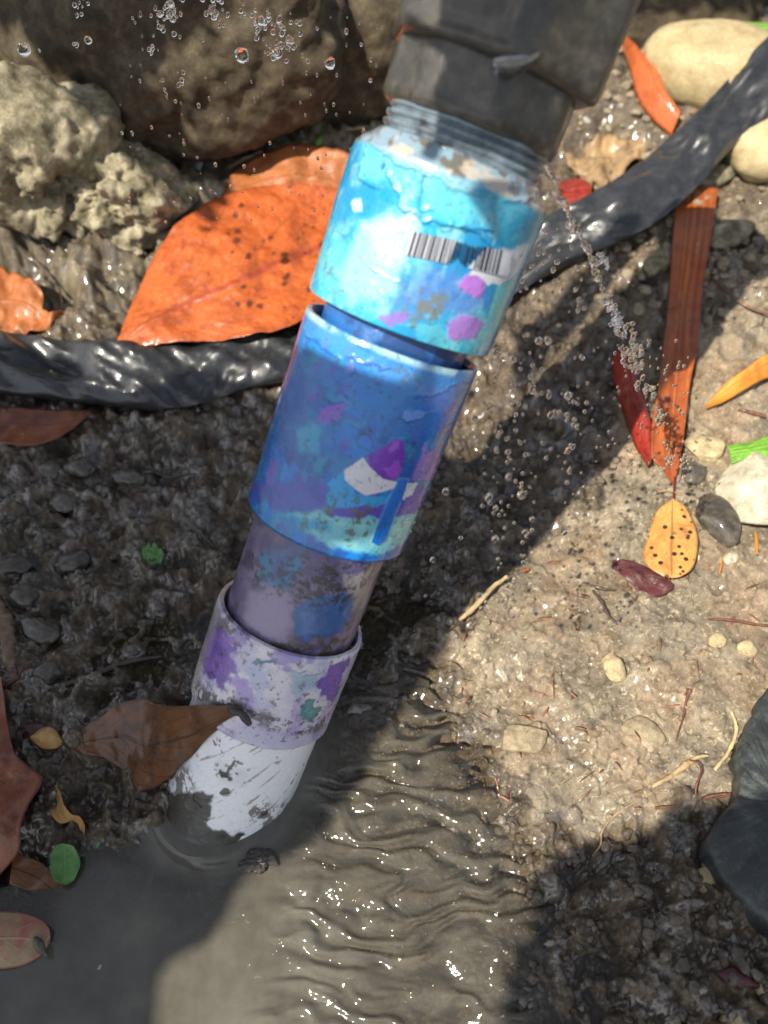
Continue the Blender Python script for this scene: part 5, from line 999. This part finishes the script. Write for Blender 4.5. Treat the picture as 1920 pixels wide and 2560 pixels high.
# ------------------------------------------------------------------ added branch and leaf blockers (out of frame), cut to the wanted shade
def added_shade():
    HZ = 50.
    def proj(P): k = (HZ - P[2]) / SUN[2]; return P + SUN * k
    def g(pts, z=.4): return [tuple(proj(at_z(x, y, z))[:2]) for x, y in pts]
    polys = []
    polys.append((g([(-900, 880), (0, 890), (180, 910), (330, 985), (470, 1000), (560, 960), (720, 1000), (1000, 1080), (1250, 1240), (1140, 1560), (1000, 1760), (760, 2120), (640, 2190), (600, 2230), (545, 2325), (510, 2385), (410, 2440), (380, 2600), (300, 3000), (-900, 3000)]), 3.4001))
    polys.append((g([(1420, 2125), (1640, 2065), (1720, 1990), (1870, 1970), (2500, 1850), (2900, 3300), (1250, 3300), (1230, 2560), (1330, 2330), (1330, 2190)]), 3.0001))
    polys.append((g([(-400, -100), (980, -100), (960, 130), (800, 260), (560, 330), (420, 520), (330, 420), (250, 250), (-400, 150)], 8), 3.4))
    polys.append((g([(1500, -100), (2200, -100), (2200, 60), (1560, 110)], 7), 2.5))
    polys.append((g([(1300, 810), (1350, 800), (1440, 730), (1560, 650), (1640, 640), (1500, 780), (1360, 920), (1280, 980)], 1.), 2.2))
    def pp(pts, r): return [tuple((lambda P: P + SUN * ((40. - P[2]) / SUN[2]))(surf(*cyl(x, y, r), r))[:2]) for x, y in pts]
    polys.append((pp(Z1([(1200, 930), (830, 940), (900, 1130), (980, 1270), (1150, 1230), (1500, 1000), (1500, 700), (1200, 740)]), 3.04), 1.6))
    polys.append((pp(Z1([(690, -60), (630, 160), (510, 130), (520, 190), (640, 280), (600, 400), (600, 580), (560, 780), (640, 820), (680, 700), (1100, 740), (1190, 400), (1250, 200), (1330, -60)]), 2.9), 1.5))
    polys.append((pp(Z2([(410, 400), (650, 500), (1000, 600), (1440, 560), (1100, 1600), (50, 1300)]), 2.85), 2.2))
    rgc = np.random.default_rng(12); GREEN = m_leaf("shade_leaf_green", (.05, .11, .03), (.03, .07, .02), (.12, .18, .06), 0, .5, 10, (.06, .12, .03), 0)
    broad = [p for p, z in polys if z in (3.4001, 3.0001, 1.6, 1.5, 2.2)]; polys = [q for q in polys if q[1] in (3.4, 2.5)]
    V = []; F = []; b = 0
    lu = np.linspace(0, 1, 8)
    for poly, size in polys:
        P = np.array(poly); lo, hi = P.min(0), P.max(0); stp = size * .42
        for gx in np.arange(lo[0], hi[0], stp):
            for gy in np.arange(lo[1], hi[1], stp):
                c = np.array([gx, gy]) + rgc.uniform(-.3, .3, 2) * stp; d = float(sdist(poly, np.array([c[0]]), np.array([c[1]]))[0])
                if d < .12: continue
                L = min(size, d * 1.5 + .35); a = rgc.uniform(0, 6.28); z = HZ + rgc.uniform(-1.5, 1.5); e = np.array([math.cos(a), math.sin(a)]); f_ = np.array([-e[1], e[0]]); tl = rgc.uniform(-.2, .2, 2)
                for u in lu:
                    w = L * .33 * math.sin(math.pi * min(1, u * .92 + .04)) ** .8
                    for s in (-1, 0, 1):
                        q = c + e * (u - .5) * L * 1.3 + f_ * w * s; V.append((q[0], q[1], z + (q - c) @ tl + (abs(s) * .08 - .04) * L))
                for i in range(7):
                    for s in range(2): F.append((b + i * 3 + s, b + i * 3 + s + 1, b + i * 3 + s + 4, b + i * 3 + s + 3))
                b += 24
    V = np.array(V); V[:, :2] += -SUN[None, :2] / SUN[2] * (HZ - V[:, 2:3])
    r = empty("added_shade_caster", V.mean(0)); tag(r, "added unseen branch overhead behind the camera, shading the mud and water", "tree branch")
    tag(mk("shade_leaves", V, np.array(F), GREEN, r), kind='stuff'); print('canopy leaves', b // 24)
    for k, poly in enumerate(broad):  # added flat cutouts shaped by the wanted shade, raised along the sun
        n = max(60, len(poly) * 10); C_ = catmull(np.array([[*q, 0] for q in poly + poly[:1]]), n + 1)[:n]; cc = C_.mean(0)
        C_[:, 0] += fbm(C_[:, 0] * .5, C_[:, 1] * .5, seed=801 + k, o=4) * .7 * (1 if k < 2 else .25); C_[:, 1] += fbm(C_[:, 0] * .5, C_[:, 1] * .5, seed=831 + k, o=4) * .7 * (1 if k < 2 else .25)
        H_ = HZ if k < 3 else 40.; zz = H_ + (3 if k < 3 else 1) * .02 * ((C_[:, 0] - cc[0]) * .5); C_[:, :2] += SUN[None, :2] / SUN[2] * (zz - H_)[:, None]; C_[:, 2] = zz
        o = mk("shade_cutout", C_, [list(range(n))], GREEN, r, smooth=False); m_ = o.modifiers.new("thickness", 'SOLIDIFY'); m_.thickness = .06 * CM
    c0 = V.mean(0); tube("shade_branch", [c0 + np.array(q, float) for q in ((-60, -40, 20), (-30, -20, 8), (0, 0, 2.5), (15, 10, 2))], [1.6, 1.2, .7, .25], BARK, r)  # added stem out of view, joining the shade blockers
added_shade()
